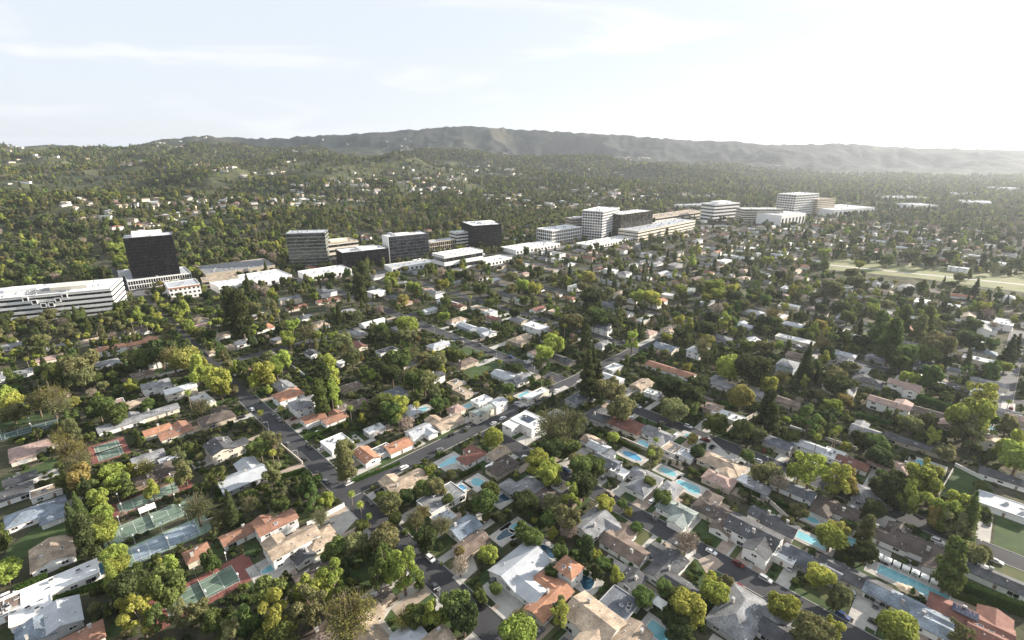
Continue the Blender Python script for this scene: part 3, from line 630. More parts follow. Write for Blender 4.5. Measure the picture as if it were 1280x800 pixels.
# ------------------------------------------------------------------ houses read from the photo: px py L W dir kind roof wall storeys wing
HL='''45 638 22 12 r h blue white 1 a|8 617 20 11 r g dark white 1 -|65 690 17 14 d g tan white 1 -|66 730 29 10 r f white white 1 -|38 760 12 10 r f white white 1 -|74 770 15 12 d g pale grey 1 -|44 788 12 10 d g blue grey 1 -|
6 758 9 9 r f brown white 1 -|102 797 12 9 r h terra cream 1 -|246 690 9 8 r h terra cream 1 -|302 664 17 7 r g terra white 1 -|345 652 17 8 r g terra white 2 a|366 676 21 9 r g tan white 2 a|400 671 13 11 r h tan cream 1 -|
378 692 8 8 d g dark white 1 -|390 716 13 8 r g dbrown beige 1 -|470 750 12 6 r g dbrown beige 1 -|455 786 20 9 d g tan beige 1 a|508 795 12 9 r h pale cream 1 -|546 800 10 8 r g tan beige 1 -|398 795 12 8 r g brown beige 1 -|
507 600 20 9 r g tan cream 1 a|552 621 22 13 r f grey white 1 -|580 657 13 10 r g blue white 1 -|554 645 10 8 r f pale cream 1 -|590 678 15 8 r g brown beige 1 -|
657 609 18 12 r h grey grey 1 a|690 624 19 13 d h dbrown brown 1 a|742 652 18 12 r g grey white 1 a|781 682 20 10 d g brown white 1 a|833 707 19 10 r g dark white 1 a|790 722 9 8 r g dark white 1 -|853 734 14 9 d g dark beige 1 -|
650 706 22 15 r g pale white 1 a|711 708 9 8 d h orange white 2 -|687 748 19 9 r g orange cream 1 a|742 772 19 14 d g tan white 2 a|775 752 12 11 d f slate grey 1 -|790 795 12 9 r g tan grey 2 -|925 764 24 15 r h grey grey 1 a|
846 636 17 10 d g green white 1 a|836 612 14 9 r h grey grey 1 -|806 602 20 11 r h grey white 1 a|892 637 18 11 d h dbrown cream 1 a|904 657 9 9 r g brown white 1 -|942 663 22 13 d g dark white 2 a|975 655 14 10 d g dark grey 1 -|952 642 10 8 d g dark white 1 -|
992 609 20 9 d g slate white 1 -|1046 633 18 10 d h dbrown white 1 a|1090 617 14 9 d h grey grey 1 a|1102 667 20 9 d g dbrown white 1 -|1123 662 9 8 r g dbrown beige 1 -|1155 684 24 13 d g dbrown white 1 a|1066 719 25 9 d g dark cream 1 -|1014 702 22 9 d g slate grey 1 -|
981 692 9 8 d f white white 1 -|1134 754 27 9 d g blue white 1 -|1164 778 12 8 d g blue white 1 -|1256 630 20 13 d f pale white 1 -|1247 721 28 8 d g dark white 1 -|1212 772 24 10 d g red cream 1 a|1240 797 13 10 d g red cream 1 -|
978 790 14 10 d g dark white 1 -|935 600 8 7 d f white white 1 -|948 607 11 8 d h grey grey 1 -|899 598 14 9 d h pink beige 1 -|
15 467 22 10 r g grey white 1 -|62 447 16 9 r g pink cream 1 -|130 453 18 9 r h grey white 1 a|138 504 14 9 r f pink white 1 -|172 501 12 8 r g tan beige 1 -|194 479 16 9 r g grey white 2 a|225 485 18 9 r g white cream 2 -|
194 514 24 9 r g grey cream 1 -|150 528 22 9 r g grey white 1 a|196 536 13 8 r g orange cream 1 -|219 539 16 9 r g terra cream 1 a|45 556 22 11 r h pink cream 1 a|270 521 18 13 r h dbrown beige 1 a|275 557 15 12 d g dark cream 2 a|
303 596 21 13 r g pale grey 1 a|185 570 14 8 r g grey white 1 -|213 573 10 7 r f pale grey 1 -|192 593 20 9 r h dbrown brown 1 a|306 463 10 8 d g red cream 1 -|57 612 12 8 r f tan white 1 -|25 597 12 8 r g dark white 1 -|
360 492 16 13 r h orange white 2 -|376 504 14 11 d h grey white 2 a|391 521 13 9 r g terra white 1 -|418 522 14 8 r g terra white 1 a|421 552 14 13 d f white white 1 -|458 567 14 9 d g orange white 1 -|475 562 13 8 r f grey white 1 -|
497 556 14 9 r g orange white 1 -|524 537 14 9 r g pale white 1 a|560 526 18 10 r g tan cream 1 a|492 490 15 11 r h slate white 2 a|513 512 12 9 d h pale white 1 a|438 482 14 9 r h brown beige 1 -|425 508 14 8 r h brown cream 1 -|447 502 12 8 r h brown beige 1 -|
545 468 10 8 r g dark white 2 -|578 488 14 7 d f tan beige 1 -|568 477 9 7 r f tan beige 1 -|602 499 12 8 r f white white 1 -|622 502 10 8 r g pale white 2 -|602 512 15 7 r g green cream 2 -|570 510 9 8 r h pink cream 1 -|510 452 14 9 r g grey cream 1 -|
582 452 18 10 r h brown beige 1 a|630 468 18 10 d g pale white 1 a|430 451 10 7 r f white white 1 -|468 535 11 7 r f white grey 1 -|590 569 15 8 r h red white 1 a|628 581 16 9 r h dbrown beige 1 -|622 565 12 7 r g tan cream 1 -|
661 524 17 14 d f white white 2 a|698 517 10 8 d f pale white 1 -|748 519 15 10 d h dark grey 1 a|784 529 22 13 d h red cream 1 -|742 550 12 8 d g tan white 1 -|748 557 11 8 d g pale white 1 -|722 497 16 9 r f slate grey 1 -|670 491 20 6 r f white cream 1 -|
652 472 17 9 r g grey white 1 -|767 458 14 8 r f white grey 1 -|802 479 16 9 r g tan beige 1 -|838 461 37 9 d g terra white 1 -|901 478 18 10 d h grey white 1 a|884 506 18 10 d f pink beige 1 -|912 519 20 9 d f white cream 1 -|950 492 18 11 d h grey grey 1 -|
817 490 11 7 d f white white 1 -|822 541 17 10 d g grey white 1 a|840 559 10 8 r f tan white 1 -|856 565 11 8 d f pale white 1 -|902 578 22 11 d h tan cream 1 a|758 575 14 9 d g slate white 1 a|775 588 8 6 d f white white 1 -|702 607 8 7 r f tan white 1 -|
985 454 15 12 r h grey blue 2 -|984 501 15 8 d g brown beige 1 -|1086 475 18 11 d h dark grey 1 a|1131 480 18 10 d g pink white 2 a|1112 503 22 9 d g pink white 2 a|1155 513 20 10 d g dbrown beige 1 -|1186 528 11 8 r g pink beige 1 -|
1237 477 20 8 d g grey cream 1 -|1222 488 10 7 r f pale white 1 -|1252 512 18 8 d g grey white 1 -|1082 538 14 10 d g grey cream 1 a|1147 554 30 7 d g dark beige 1 -|1114 580 18 13 d h pink cream 1 -|1066 577 14 8 d g red white 1 -|
1042 567 11 9 r f white white 1 -|1012 556 16 8 d g pale white 1 -|973 552 14 9 d h slate grey 1 -|1240 549 9 9 r g tan white 2 -|1262 597 22 8 d g dark white 1 a|1276 522 14 9 d g pink beige 1 -|1200 463 14 9 d h slate cream 1 -|1047 446 14 9 d g grey white 1 -|
30 428 28 9 r g grey white 1 -|74 432 16 8 r g grey white 1 -|118 424 24 10 r h tan cream 1 -|127 436 12 10 r h orange white 2 -|146 432 11 10 r h orange white 2 -|176 427 24 9 r g orange cream 1 a|178 466 14 9 r h brown beige 1 -|
330 409 16 9 r h orange white 1 a|306 426 16 10 r g slate white 1 -|270 419 20 10 r g tan white 1 a|275 435 20 9 r h tan cream 1 -|370 383 20 10 r g red cream 1 -|410 374 26 9 r g red cream 1 -|383 395 14 10 r h slate white 1 -|400 404 18 11 d h tan white 1 a|
466 402 24 10 r g white white 1 -|432 388 18 9 r h grey cream 1 -|390 440 12 8 d g dark white 1 -|448 430 16 8 d g red cream 1 -|483 437 16 8 r f dark white 1 -|560 377 26 11 d g pale white 1 -|536 387 14 9 r g pale white 1 -|584 407 20 9 d g pale blue 1 -|
608 413 18 9 d g pale white 1 a|670 407 22 13 d f white white 2 -|652 422 24 11 r h tan beige 1 a|548 430 18 10 r h pale white 1 -|720 357 20 10 r f green white 2 -|752 406 16 11 r h slate white 2 a|754 429 14 8 r h grey white 1 -|
614 389 10 8 r f pale white 2 -|617 397 16 8 d g red beige 1 -|672 385 16 9 r g red white 1 -|572 381 20 9 d g red cream 1 -|570 399 18 9 r h tan white 1 -|642 474 12 8 r g slate white 1 -|860 363 26 10 r g green white 1 -|896 397 20 12 d h pale white 1 -|
930 406 16 9 d g pale blue 1 a|832 433 18 13 d g blue cream 1 -|838 410 20 10 r h tan cream 1 -|994 423 30 10 d f white cream 1 -|992 405 18 11 d h pale white 1 -|804 399 14 7 r f pale cream 1 -|812 415 14 8 r h pink cream 1 -|900 421 18 11 d h slate blue 1 -|
984 359 16 9 r f pale white 1 -|1153 376 20 12 r f white white 2 -|1185 380 20 10 d f white white 1 -|1234 403 15 9 d f white white 2 -|1254 404 14 9 d f white white 2 -|1262 371 14 9 r h pale white 2 -|1060 418 18 10 d h green cream 1 -|1102 363 22 9 d h tan cream 1 -|
1198 334 22 9 d f white white 2 -|1214 321 20 8 d f white cream 1 -|1230 439 16 10 d h blue grey 1 -|1054 441 18 9 d h pale white 1 -|1100 447 18 10 d h slate grey 1 -'''
KD={'h':'hip','g':'gable','f':'flat'}
RN={'grey':'grey','dark':'charcoal','slate':'slate','blue':'blue-grey','green':'grey-green','brown':'brown','dbrown':'dark brown','tan':'tan','terra':'terracotta','orange':'orange-tiled','white':'white','pale':'pale','pink':'pinkish','red':'reddish-brown'}
def hdesc(kind,roof,wall,st,wing):
    k={'hip':'hipped','gable':'gabled','flat':'flat'}[kind]
    return ('two-storey ' if st==2 else '')+('L-shaped ' if wing else '')+RN[roof]+' '+k+'-roofed '+('%s house'%wall if roof!=wall else 'house')
hr=random.Random(5)
for e in HL.replace('\n','').split('|'):
    px,py,L,W,o,k,roof,wall,st,wg=e.split();px=float(px);py=float(py);L=float(L);W=float(W);st=int(st)
    if py>600: L*=.93;W*=.93
    x,y=g(px,py,3.6 if st==1 else 6.2);ang=(A_R if o=='r' else A_D)+hr.uniform(-.03,.03)
    wing=None
    if wg=='a':
        Ww=min(L*.45,W*.95);wing=(hr.choice((-1,1))*(L/2-Ww/2-.3),hr.choice((-1,1)),W*hr.uniform(.45,.7),Ww)
    build_house(x,y,ang,L,W,KD[k],roof,wall,st,wing,2 if py>560 else 1,desc=hdesc(KD[k],roof,wall,st,wing),solar=(px,py)==(1212.,772.) or (px,py)==(661.,524.),px=(px,py))
NHAND=len(HOUSES)
# ------------------------------------------------------------------ pools
def blob(kind,a,b):
    if kind=='rect': 
        return [(-a,-b),(a,-b),(a,b),(-a,b)]
    P=[]
    for i in range(28):
        t=2*math.pi*i/28
        r=1+(.16*math.cos(2*t+.6)-.14*math.cos(3*t) if kind=='kidney' else 0)
        P.append((a*r*math.cos(t),b*r*math.sin(t)))
    return P
POOLS=[]
def pool(px,py,a,b,kind,w,o,desc,deck=None,label=None,deckm='concrete'):
    x,y=g(px,py);ang=A_R if o=='r' else A_D
    r=thing('swimming_pool','swimming pool',(x,y,0),ang,desc,label,'backyard swimming pools',px=(px,py))
    P=blob(kind,a,b)
    dl,dw=deck or (2*a+5,2*b+4)
    mb=MB();mb.box(0,0,-.1,.0725,dl,dw,deckm);mb.build('deck',r)
    mb=MB();n=len(P);o_=[(p[0]*(1+.45/a),p[1]*(1+.45/b)) for p in P]
    V=[(*p,.07) for p in o_]+[(*p,.17) for p in o_]+[(*p,.17) for p in P]+[(*p,.07) for p in P];Fs=[]
    for i in range(n):
        j=(i+1)%n
        for k in range(3): Fs.append((k*n+i,k*n+j,(k+1)*n+j,(k+1)*n+i))
    mb.add(V,Fs,'coping');mb.build('coping',r)
    mb=MB();mb.sheet([(p[0]*1.01,p[1]*1.01) for p in P],.115,w);mb.build('water',r)
    mark(x,y,ang,dl,dw,.5);POOLS.append((x,y));return r
for e in '''342 709 3.6 2.6 kidney teal r 17 14|127 711 4.5 4.2 rect dark r 14 12|571 613 4.6 2.4 rect blue r 0 0|632 668 4 2.4 kidney dark r 0 0|645 660 3.5 2.6 oval teal r 0 0|687 690 4 2.4 kidney dark d 0 0|733 728 3 3.2 kidney dark d 0 0|
796 740 5 2.8 oval teal d 0 0|826 792 5 2.8 rect teal d 0 0|862 609 5.6 3.4 kidney teal d 0 0|790 570 6 2.6 oval blue d 0 0|806 556 4 3 rect pale d 0 0|835 590 4.6 2.6 oval teal d 0 0|1140 730 11 3 rect teal d 30 11|1011 674 7.5 2.5 rect pale d 0 0|
1066 678 2.8 3 kidney teal d 0 0|1087 688 4.5 3 oval pale d 0 0|1159 581 5.6 3.3 oval teal d 0 0|586 507 5 2 rect teal r 0 0|563 577 6 3 kidney pale r 15 12|597 603 3 3.8 oval teal r 0 0|629 623 4.2 3 kidney dark r 0 0|1253 628 1.5 1.5 rect pale d 3 3|
30 507 6 3 rect teal r 0 0|528 512 4 2.6 oval pale r 0 0|1015 650 3 2 oval teal d 0 0|862 545 3 2 oval teal d 0 0|655 493 5 2 rect teal r 0 0|1238 535 3 2 oval teal d 0 0|968 560 3 2 oval teal d 0 0|600 523 0 2 oval teal d 0 0|730 425 4 2 oval teal d 0 0'''.replace('\n','').split('|'):
    a=e.split();px,py,ra,rb=map(float,a[:4])
    if ra<=0 or (px,py)==(1253.,628.): continue
    dl,dw=float(a[7]),float(a[8])
    nm={'teal':'turquoise','blue':'deep blue','dark':'dark','pale':'pale aqua'}[a[5]]+' '+{'rect':'rectangular','oval':'oval','kidney':'kidney-shaped'}[a[4]]+' swimming pool'
    lb=None
    if (px,py)==(342.,709.): lb='turquoise kidney-shaped pool on a wide pale deck beside the tan two-storey house'
    if (px,py)==(1140.,730.): lb='long turquoise rectangular pool lined by a row of white cabanas'
    if (px,py)==(571.,613.): lb='bright deep blue rectangular pool beside the grey flat-roofed house'
    pool(px,py,ra,rb,a[4],'water_'+a[5],a[6],nm,(dl,dw) if dl else None,lb)
# ------------------------------------------------------------------ tennis courts
def court(px,py,L,W,o,inner,outer,label,posts=True):
    x,y=g(px,py);ang=A_R if o=='r' else A_D
    r=thing('tennis_court','tennis court',(x,y,0),ang,None,label,None)
    mb=MB();mb.box(0,0,-.2,.06,L,W,outer);mb.build('surround',r)
    l2=min(L-4,23.77)/2;w2=min(W-2.5,10.97)/2;s2=w2*.75
    mb=MB();mb.sheet([(-l2,-w2),(l2,-w2),(l2,w2),(-l2,w2)],.068,inner);mb.build('playing_surface',r)
    mb=MB();z=.076
    def ln(x0,y0,x1,y1,z=z):
        q=.05;mb.sheet([(min(x0,x1)-q,min(y0,y1)-q),(max(x0,x1)+q,min(y0,y1)-q),(max(x0,x1)+q,max(y0,y1)+q),(min(x0,x1)-q,max(y0,y1)+q)],z,'line_white')
    for yy in(-w2,w2,-s2,s2): ln(-l2,yy,l2,yy)
    for xx in(-l2,l2,-6.4,6.4): ln(xx,-w2,xx,w2,z+.004)
    ln(-6.4,0,6.4,0,z+.008);mb.build('court_lines',r)
    mb=MB();mb.box(0,0,.1,.95,.05,2*w2+1.6,'metal_dark');mb.box(0,0,.95,1.05,.08,2*w2+1.6,'line_white');mb.build('net',r)
    mb=MB()
    for sx in(-1,1):
        for k in range(7): mb.box(sx*(L/2-.1),-W/2+k*W/6*.999,0,3.,.1,.1,'metal_dark')
        for z in(1.5,2.95): mb.box(sx*(L/2-.1),0,z,z+.06,.05,W,'metal_dark')
    for sy in(-1,1):
        for k in range(1,int(L/3)): mb.box(-L/2+k*L/int(L/3),sy*(W/2-.1),0,3.,.1,.1,'metal_dark')
        for z in(1.5,2.95): mb.box(0,sy*(W/2-.1),z+.003,z+.063,L,.05,'metal_dark')
    mb.build('fence',r)
    if posts:
        for sy in(-1,1):
            for xx in(-L*.3,0,L*.3):
                mb=MB();mb.tube((xx,sy*(W/2-.5),0),(xx,sy*(W/2-.5),5.5),.1,.08,'metal_pale');mb.box(xx,sy*(W/2-1.),5.4,5.7,.5,1.1,'canvas_white');mb.build('lamp_post',r)
    mark(x,y,ang,L,W,.8)
court(253,738,37,17,'r','court_green','court_red','green tennis court on red surround at the bottom left behind big trees')
court(208,676,33,14,'r','court_blue','court_pale','pale blue tennis court left of the small terracotta pool house')
court(190,651,36,13,'r','court_green','court_pale','all-green tennis court between the blue court and the white garden tent')
court(186,622,36,12,'r','court_pale','court_red','narrow pale green court with red edge behind the white garden tent')
court(136,563,24,17,'d','court_green','court_red','square red and green tennis court below the long grey-roofed house',False)
court(40,536,44,11,'r','court_dark','court_dark','dark long court with white lamp posts at the left edge')
t=thing('garden_tent','tent',(*g(185,640),0),A_R,None,'small white pitched garden tent beside the all-green tennis court')
mb=MB();mb.extr([(-2.4,2.3),(-2.5,2.3),(0,3.7),(2.5,2.3),(2.4,2.3),(0,3.6)],-3.2,3.2,'canvas_white');mb.build('canopy',t)
for sx in(-3,3):
    for sy in(-2.2,2.2):
        mb=MB();mb.tube((sx,sy,0),(sx,sy,2.5),.06,.06,'metal_pale');mb.build('pole',t)
# cabanas by the long pool
cx,cy=g(1140,730)
for i in range(9):
    u=-12+i*3;c,s_=math.cos(A_D),math.sin(A_D);v=5.2
    x,y=cx+u*c-v*s_,cy+u*s_+v*c
    t=thing('pool_cabana','cabana',(x,y,.08),A_D,None,'white square cabana by the long pool, '+['first from its left end','second from the left','third from the left','fourth from the left','middle one of the row','fourth from the right','third from the right','second from the right','last at its right end'][i],'cabanas in a row beside the long pool')
    mb=MB();mb.box(0,0,2.3,2.45,2.5,2.5,'canvas_white');mb.add([(-1.2,-1.2,2.45),(1.2,-1.2,2.45),(1.2,1.2,2.45),(-1.2,1.2,2.45),(0,0,2.9)],[(0,1,4),(1,2,4),(2,3,4),(3,0,4)],'canvas_white');mb.build('canopy',t)
    mb=MB()
    for sx in(-1.1,1.1):
        for sy in(-1.1,1.1): mb.box(sx,sy,0,2.3,.14,.14,'trim')
    mb.box(0,.9,.0,.5,2,.7,'canvas_white');mb.build('frame',t)
def umbrella(px,py,R,m,desc,label=None):
    x,y=g(px,py);t=thing('patio_umbrella','umbrella',(x,y,.02),A_D,desc,label,px=(px,py))
    mb=MB();q=[(R*math.cos(a),R*math.sin(a),2.3) for a in [k*math.pi/4+.39 for k in range(8)]]
    mb.add(q+[(0,0,3.1)],[(k,(k+1)%8,8) for k in range(8)],m);mb.build('canopy',t);mb=MB();mb.tube((0,0,0),(0,0,3.1),.05,.05,'metal_pale');mb.build('pole',t)
umbrella(1128,741,2.6,'umbrella_tan','','broad tan umbrella in front of the long cabana pool, left one');umbrella(1137,744,2.6,'umbrella_tan','','broad tan umbrella in front of the long cabana pool, right one')
umbrella(108,717,1.8,'canvas_white','','white umbrella on the deck of the dark square pool')
t=thing('garden_pavilion','pavilion',(*g(615,588),0),A_R,None,'small white pyramid-roofed pavilion in front of the reddish hipped house')
def pavilion(t,s):
    mb=MB();q=s/2;mb.add([(-q,-q,2.6),(q,-q,2.6),(q,q,2.6),(-q,q,2.6),(0,0,3.6)],[(0,1,4),(1,2,4),(2,3,4),(3,0,4),(3,2,1,0)],'canvas_white');mb.build('roof',t)
    for sx in(-1,1):
        for sy in(-1,1): m2=MB();m2.box(sx*(q-.3),sy*(q-.3),0,2.6,.2,.2,'trim');m2.build('post',t)
pavilion(t,5.4)
t=thing('garden_pavilion','pavilion',(*g(824,760),0),A_R,None,'small white square pavilion left of a large round bright tree');pavilion(t,4.4)
# ------------------------------------------------------------------ hedges and walls: px0 py0 px1 py1 height width
def leafbox(mb,L,W,H,m,r):
    mb.box(0,0,0,H*.93,L,W*.86,m)
    n=int((2*L*H+L*W+W*H*2)*9);n=min(n,5200)
    a=r.uniform(-L/2,L/2,n);k=r.uniform(0,1,n);top=k<(W/(W+2*H))
    b=np.where(top,r.uniform(-W/2,W/2,n),np.where(k>.6,W/2,-W/2));c=np.where(top,H,r.uniform(.1,H,n))
    p=np.stack([a,b,c],1)+r.normal(size=(n,3))*.09
    nn=np.stack([r.normal(size=n)*.5,np.where(top,0,np.sign(b)),np.where(top,1.,.2)],1)+r.normal(size=(n,3))*.5
    nn/=np.linalg.norm(nn,axis=1)[:,None];u=np.cross(nn,r.normal(size=(n,3)));u/=np.linalg.norm(u,axis=1)[:,None];w=np.cross(nn,u)
    s=r.uniform(.15,.34,(n,1));u*=s;w*=s*.8
    V=np.stack([p-u,p-w,p+u,p+w],1).reshape(-1,3);o=len(mb.v);mb.v+=[tuple(q) for q in V.tolist()];mi=mb.mi(m)
    mb.f+=[[o+4*i,o+4*i+1,o+4*i+2,o+4*i+3] for i in range(n)];mb.m+=[mi]*n
def hedge(a,b,H,W,m='leaf_hedge',desc='clipped green hedge',label=None,px=None):
    L=math.hypot(b[0]-a[0],b[1]-a[1]);ang=math.atan2(b[1]-a[1],b[0]-a[0]);mb=MB();leafbox(mb,L,W,H,m,rng)
    x,y=(a[0]+b[0])/2,(a[1]+b[1])/2
    thing('hedge','hedge',(x,y,0),ang,desc,label,'hedges between the gardens',me=mb.mesh('hedge'),px=px);mark(x,y,ang,L,W,.3)
def wall(a,b,H,W,m,desc,label=None,px=None,name='garden_wall'):
    L=math.hypot(b[0]-a[0],b[1]-a[1]);ang=math.atan2(b[1]-a[1],b[0]-a[0]);mb=MB();mb.box(0,0,-.3,H,L,W,m);mb.box(0,0,H,H+.08,L+.05,W+.14,m)
    for k in range(max(2,int(L/4))+1): mb.box(-L/2+k*L/max(2,int(L/4)),0,-.3,H+.2,W+.2,W+.2,m)
    x,y=(a[0]+b[0])/2,(a[1]+b[1])/2
    thing(name,'wall',(x,y,0),ang,desc,label,'garden walls',me=mb.mesh(name),px=px);mark(x,y,ang,L,W,.3)
for q in [(380,550,432,532,2.5,1.6),(747,540,800,567,2.8,1.6),(1067,520,1110,532,3,2.2),(1145,502,1192,518,5.5,4),(1187,734,1285,772,5,3),(1190,745,1230,760,3,2),(652,742,688,722,2.4,1.8),(765,799,792,772,2.6,1.8),(787,710,825,677,2,1.5),
 (857,799,880,764,2.8,1.8),(57,757,140,728,2.4,1.8),(270,620,320,606,3,2),(340,602,380,590,2.5,1.6),(136,517,180,507,3,2),(440,604,500,580,1.6,1.2),(395,545,420,560,1.8,1.2),(470,610,400,640,0,0),(905,600,950,622,2.5,1.6),(960,628,1000,640,2.2,1.4),
 (930,455,958,470,2.8,2.),(1035,610,1070,622,2.6,1.8),(520,800,575,765,2.2,1.6),(120,585,165,567,0,0),(700,700,735,720,1.8,1.4),(575,598,600,585,2,1.4),(20,740,60,722,2.4,1.8),(960,445,1000,462,2.4,1.6),(1150,475,1190,490,2.6,1.8),(850,500,878,515,2.6,1.8)]:
    if q[4]<=0: continue
    hedge(g(q[0],q[1]),g(q[2],q[3]),q[4],q[5],desc='clipped green hedge' if q[4]<4 else 'tall clipped hedge',px=((q[0]+q[2])/2,(q[1]+q[3])/2-2))
for q in [(776,550,850,582,2.2,.4,'stucco'),(930,600,993,658,2.2,.3,'stucco'),(993,658,960,697,2.2,.3,'stucco'),(1190,590,1172,622,2,.3,'block_wall'),(1194,583,1228,600,1.9,.4,'trim'),(908,540,945,519,2.4,.5,'stucco'),(780,498,812,482,1.6,.4,'block_wall'),
 (845,708,868,692,1.7,.4,'trim'),(340,548,378,580,1.8,.4,'stucco'),(385,658,430,634,2.2,.4,'trim'),(255,655,320,632,1.8,.3,'block_wall'),(5,523,75,508,0,0,''),(478,625,525,600,1.7,.3,'trim'),(1105,668,1140,655,0,0,'')]:
    if q[4]<=0: continue
    wall(g(q[0],q[1]),g(q[2],q[3]),q[4],q[5],q[6],{'stucco':'tan stucco garden wall','block_wall':'grey block garden wall','trim':'white garden wall'}[q[6]],px=((q[0]+q[2])/2,(q[1]+q[3])/2))
# lawns, drives read from the photo (polygons)
def patch(name,m,*pts): 
    mb=MB();zq=.0263 if name=='lawn' else .0985+(nz()-.03)*.5;mb.sheet([g(*p) for p in pts],zq,m);struct(mb.build(name))
    P=[g(*p) for p in pts];xs=[p[0] for p in P];ys=[p[1] for p in P]
    for X in np.arange(min(xs),max(xs),1.5):
        for Y in np.arange(min(ys),max(ys),1.5):
            ins=False
            for (x1,y1),(x2,y2) in zip(P,P[1:]+P[:1]):
                if (y1>Y)!=(y2>Y) and X<(x2-x1)*(Y-y1)/(y2-y1)+x1: ins=not ins
            if ins: mark(X,Y,0,1,1)
patch('lawn','lawn',(5,690),(45,660),(90,640),(95,668),(45,690),(10,705))
patch('lawn','lawn',(0,600),(70,572),(78,580),(0,618));patch('lawn','lawn',(0,530),(70,512),(72,520),(0,540))
patch('lawn','lawn',(300,705),(325,697),(335,725),(312,738));patch('lawn','lawn',(1175,620),(1195,583),(1240,600),(1235,625),(1200,640))
patch('lawn','lawn',(440,720),(480,690),(505,690),(500,712),(470,735));patch('lawn','lawn',(480,745),(520,725),(530,735),(500,765),(485,770))
patch('lawn','lawn',(775,617),(795,612),(815,620),(812,632),(800,636));patch('lawn','lawn',(960,725),(1005,740),(1060,760),(1045,772),(990,745),(962,733))
patch('lawn','lawn',(465,585),(500,572),(520,575),(480,592));patch('lawn','lawn',(1070,700),(1110,710),(1100,735),(1065,722));patch('lawn','lawn',(835,640),(880,660),(880,672),(820,650))
patch('lawn','lawn',(575,460),(600,450),(640,455),(590,475));patch('lawn','lawn',(560,440),(600,430),(610,436),(575,448));patch('lawn','lawn',(540,540),(562,535),(570,545),(548,552))
patch('driveway','concrete',(466,800),(462,775),(475,757),(525,727),(531,733),(490,760),(480,775),(498,800))
patch('driveway','concrete',(395,665),(415,650),(440,640),(447,648),(425,672),(405,680));patch('driveway','concrete',(545,705),(570,688),(590,692),(597,712),(575,732),(565,722),(585,705),(572,695))
patch('driveway','concrete',(1060,770),(1075,730),(1110,745),(1095,790));patch('driveway','concrete',(600,735),(625,715),(650,740),(630,765));patch('driveway','concrete',(885,545),(918,575),(935,570),(915,590),(880,580))
patch('driveway','paver',(872,700),(890,692),(905,705),(885,720))
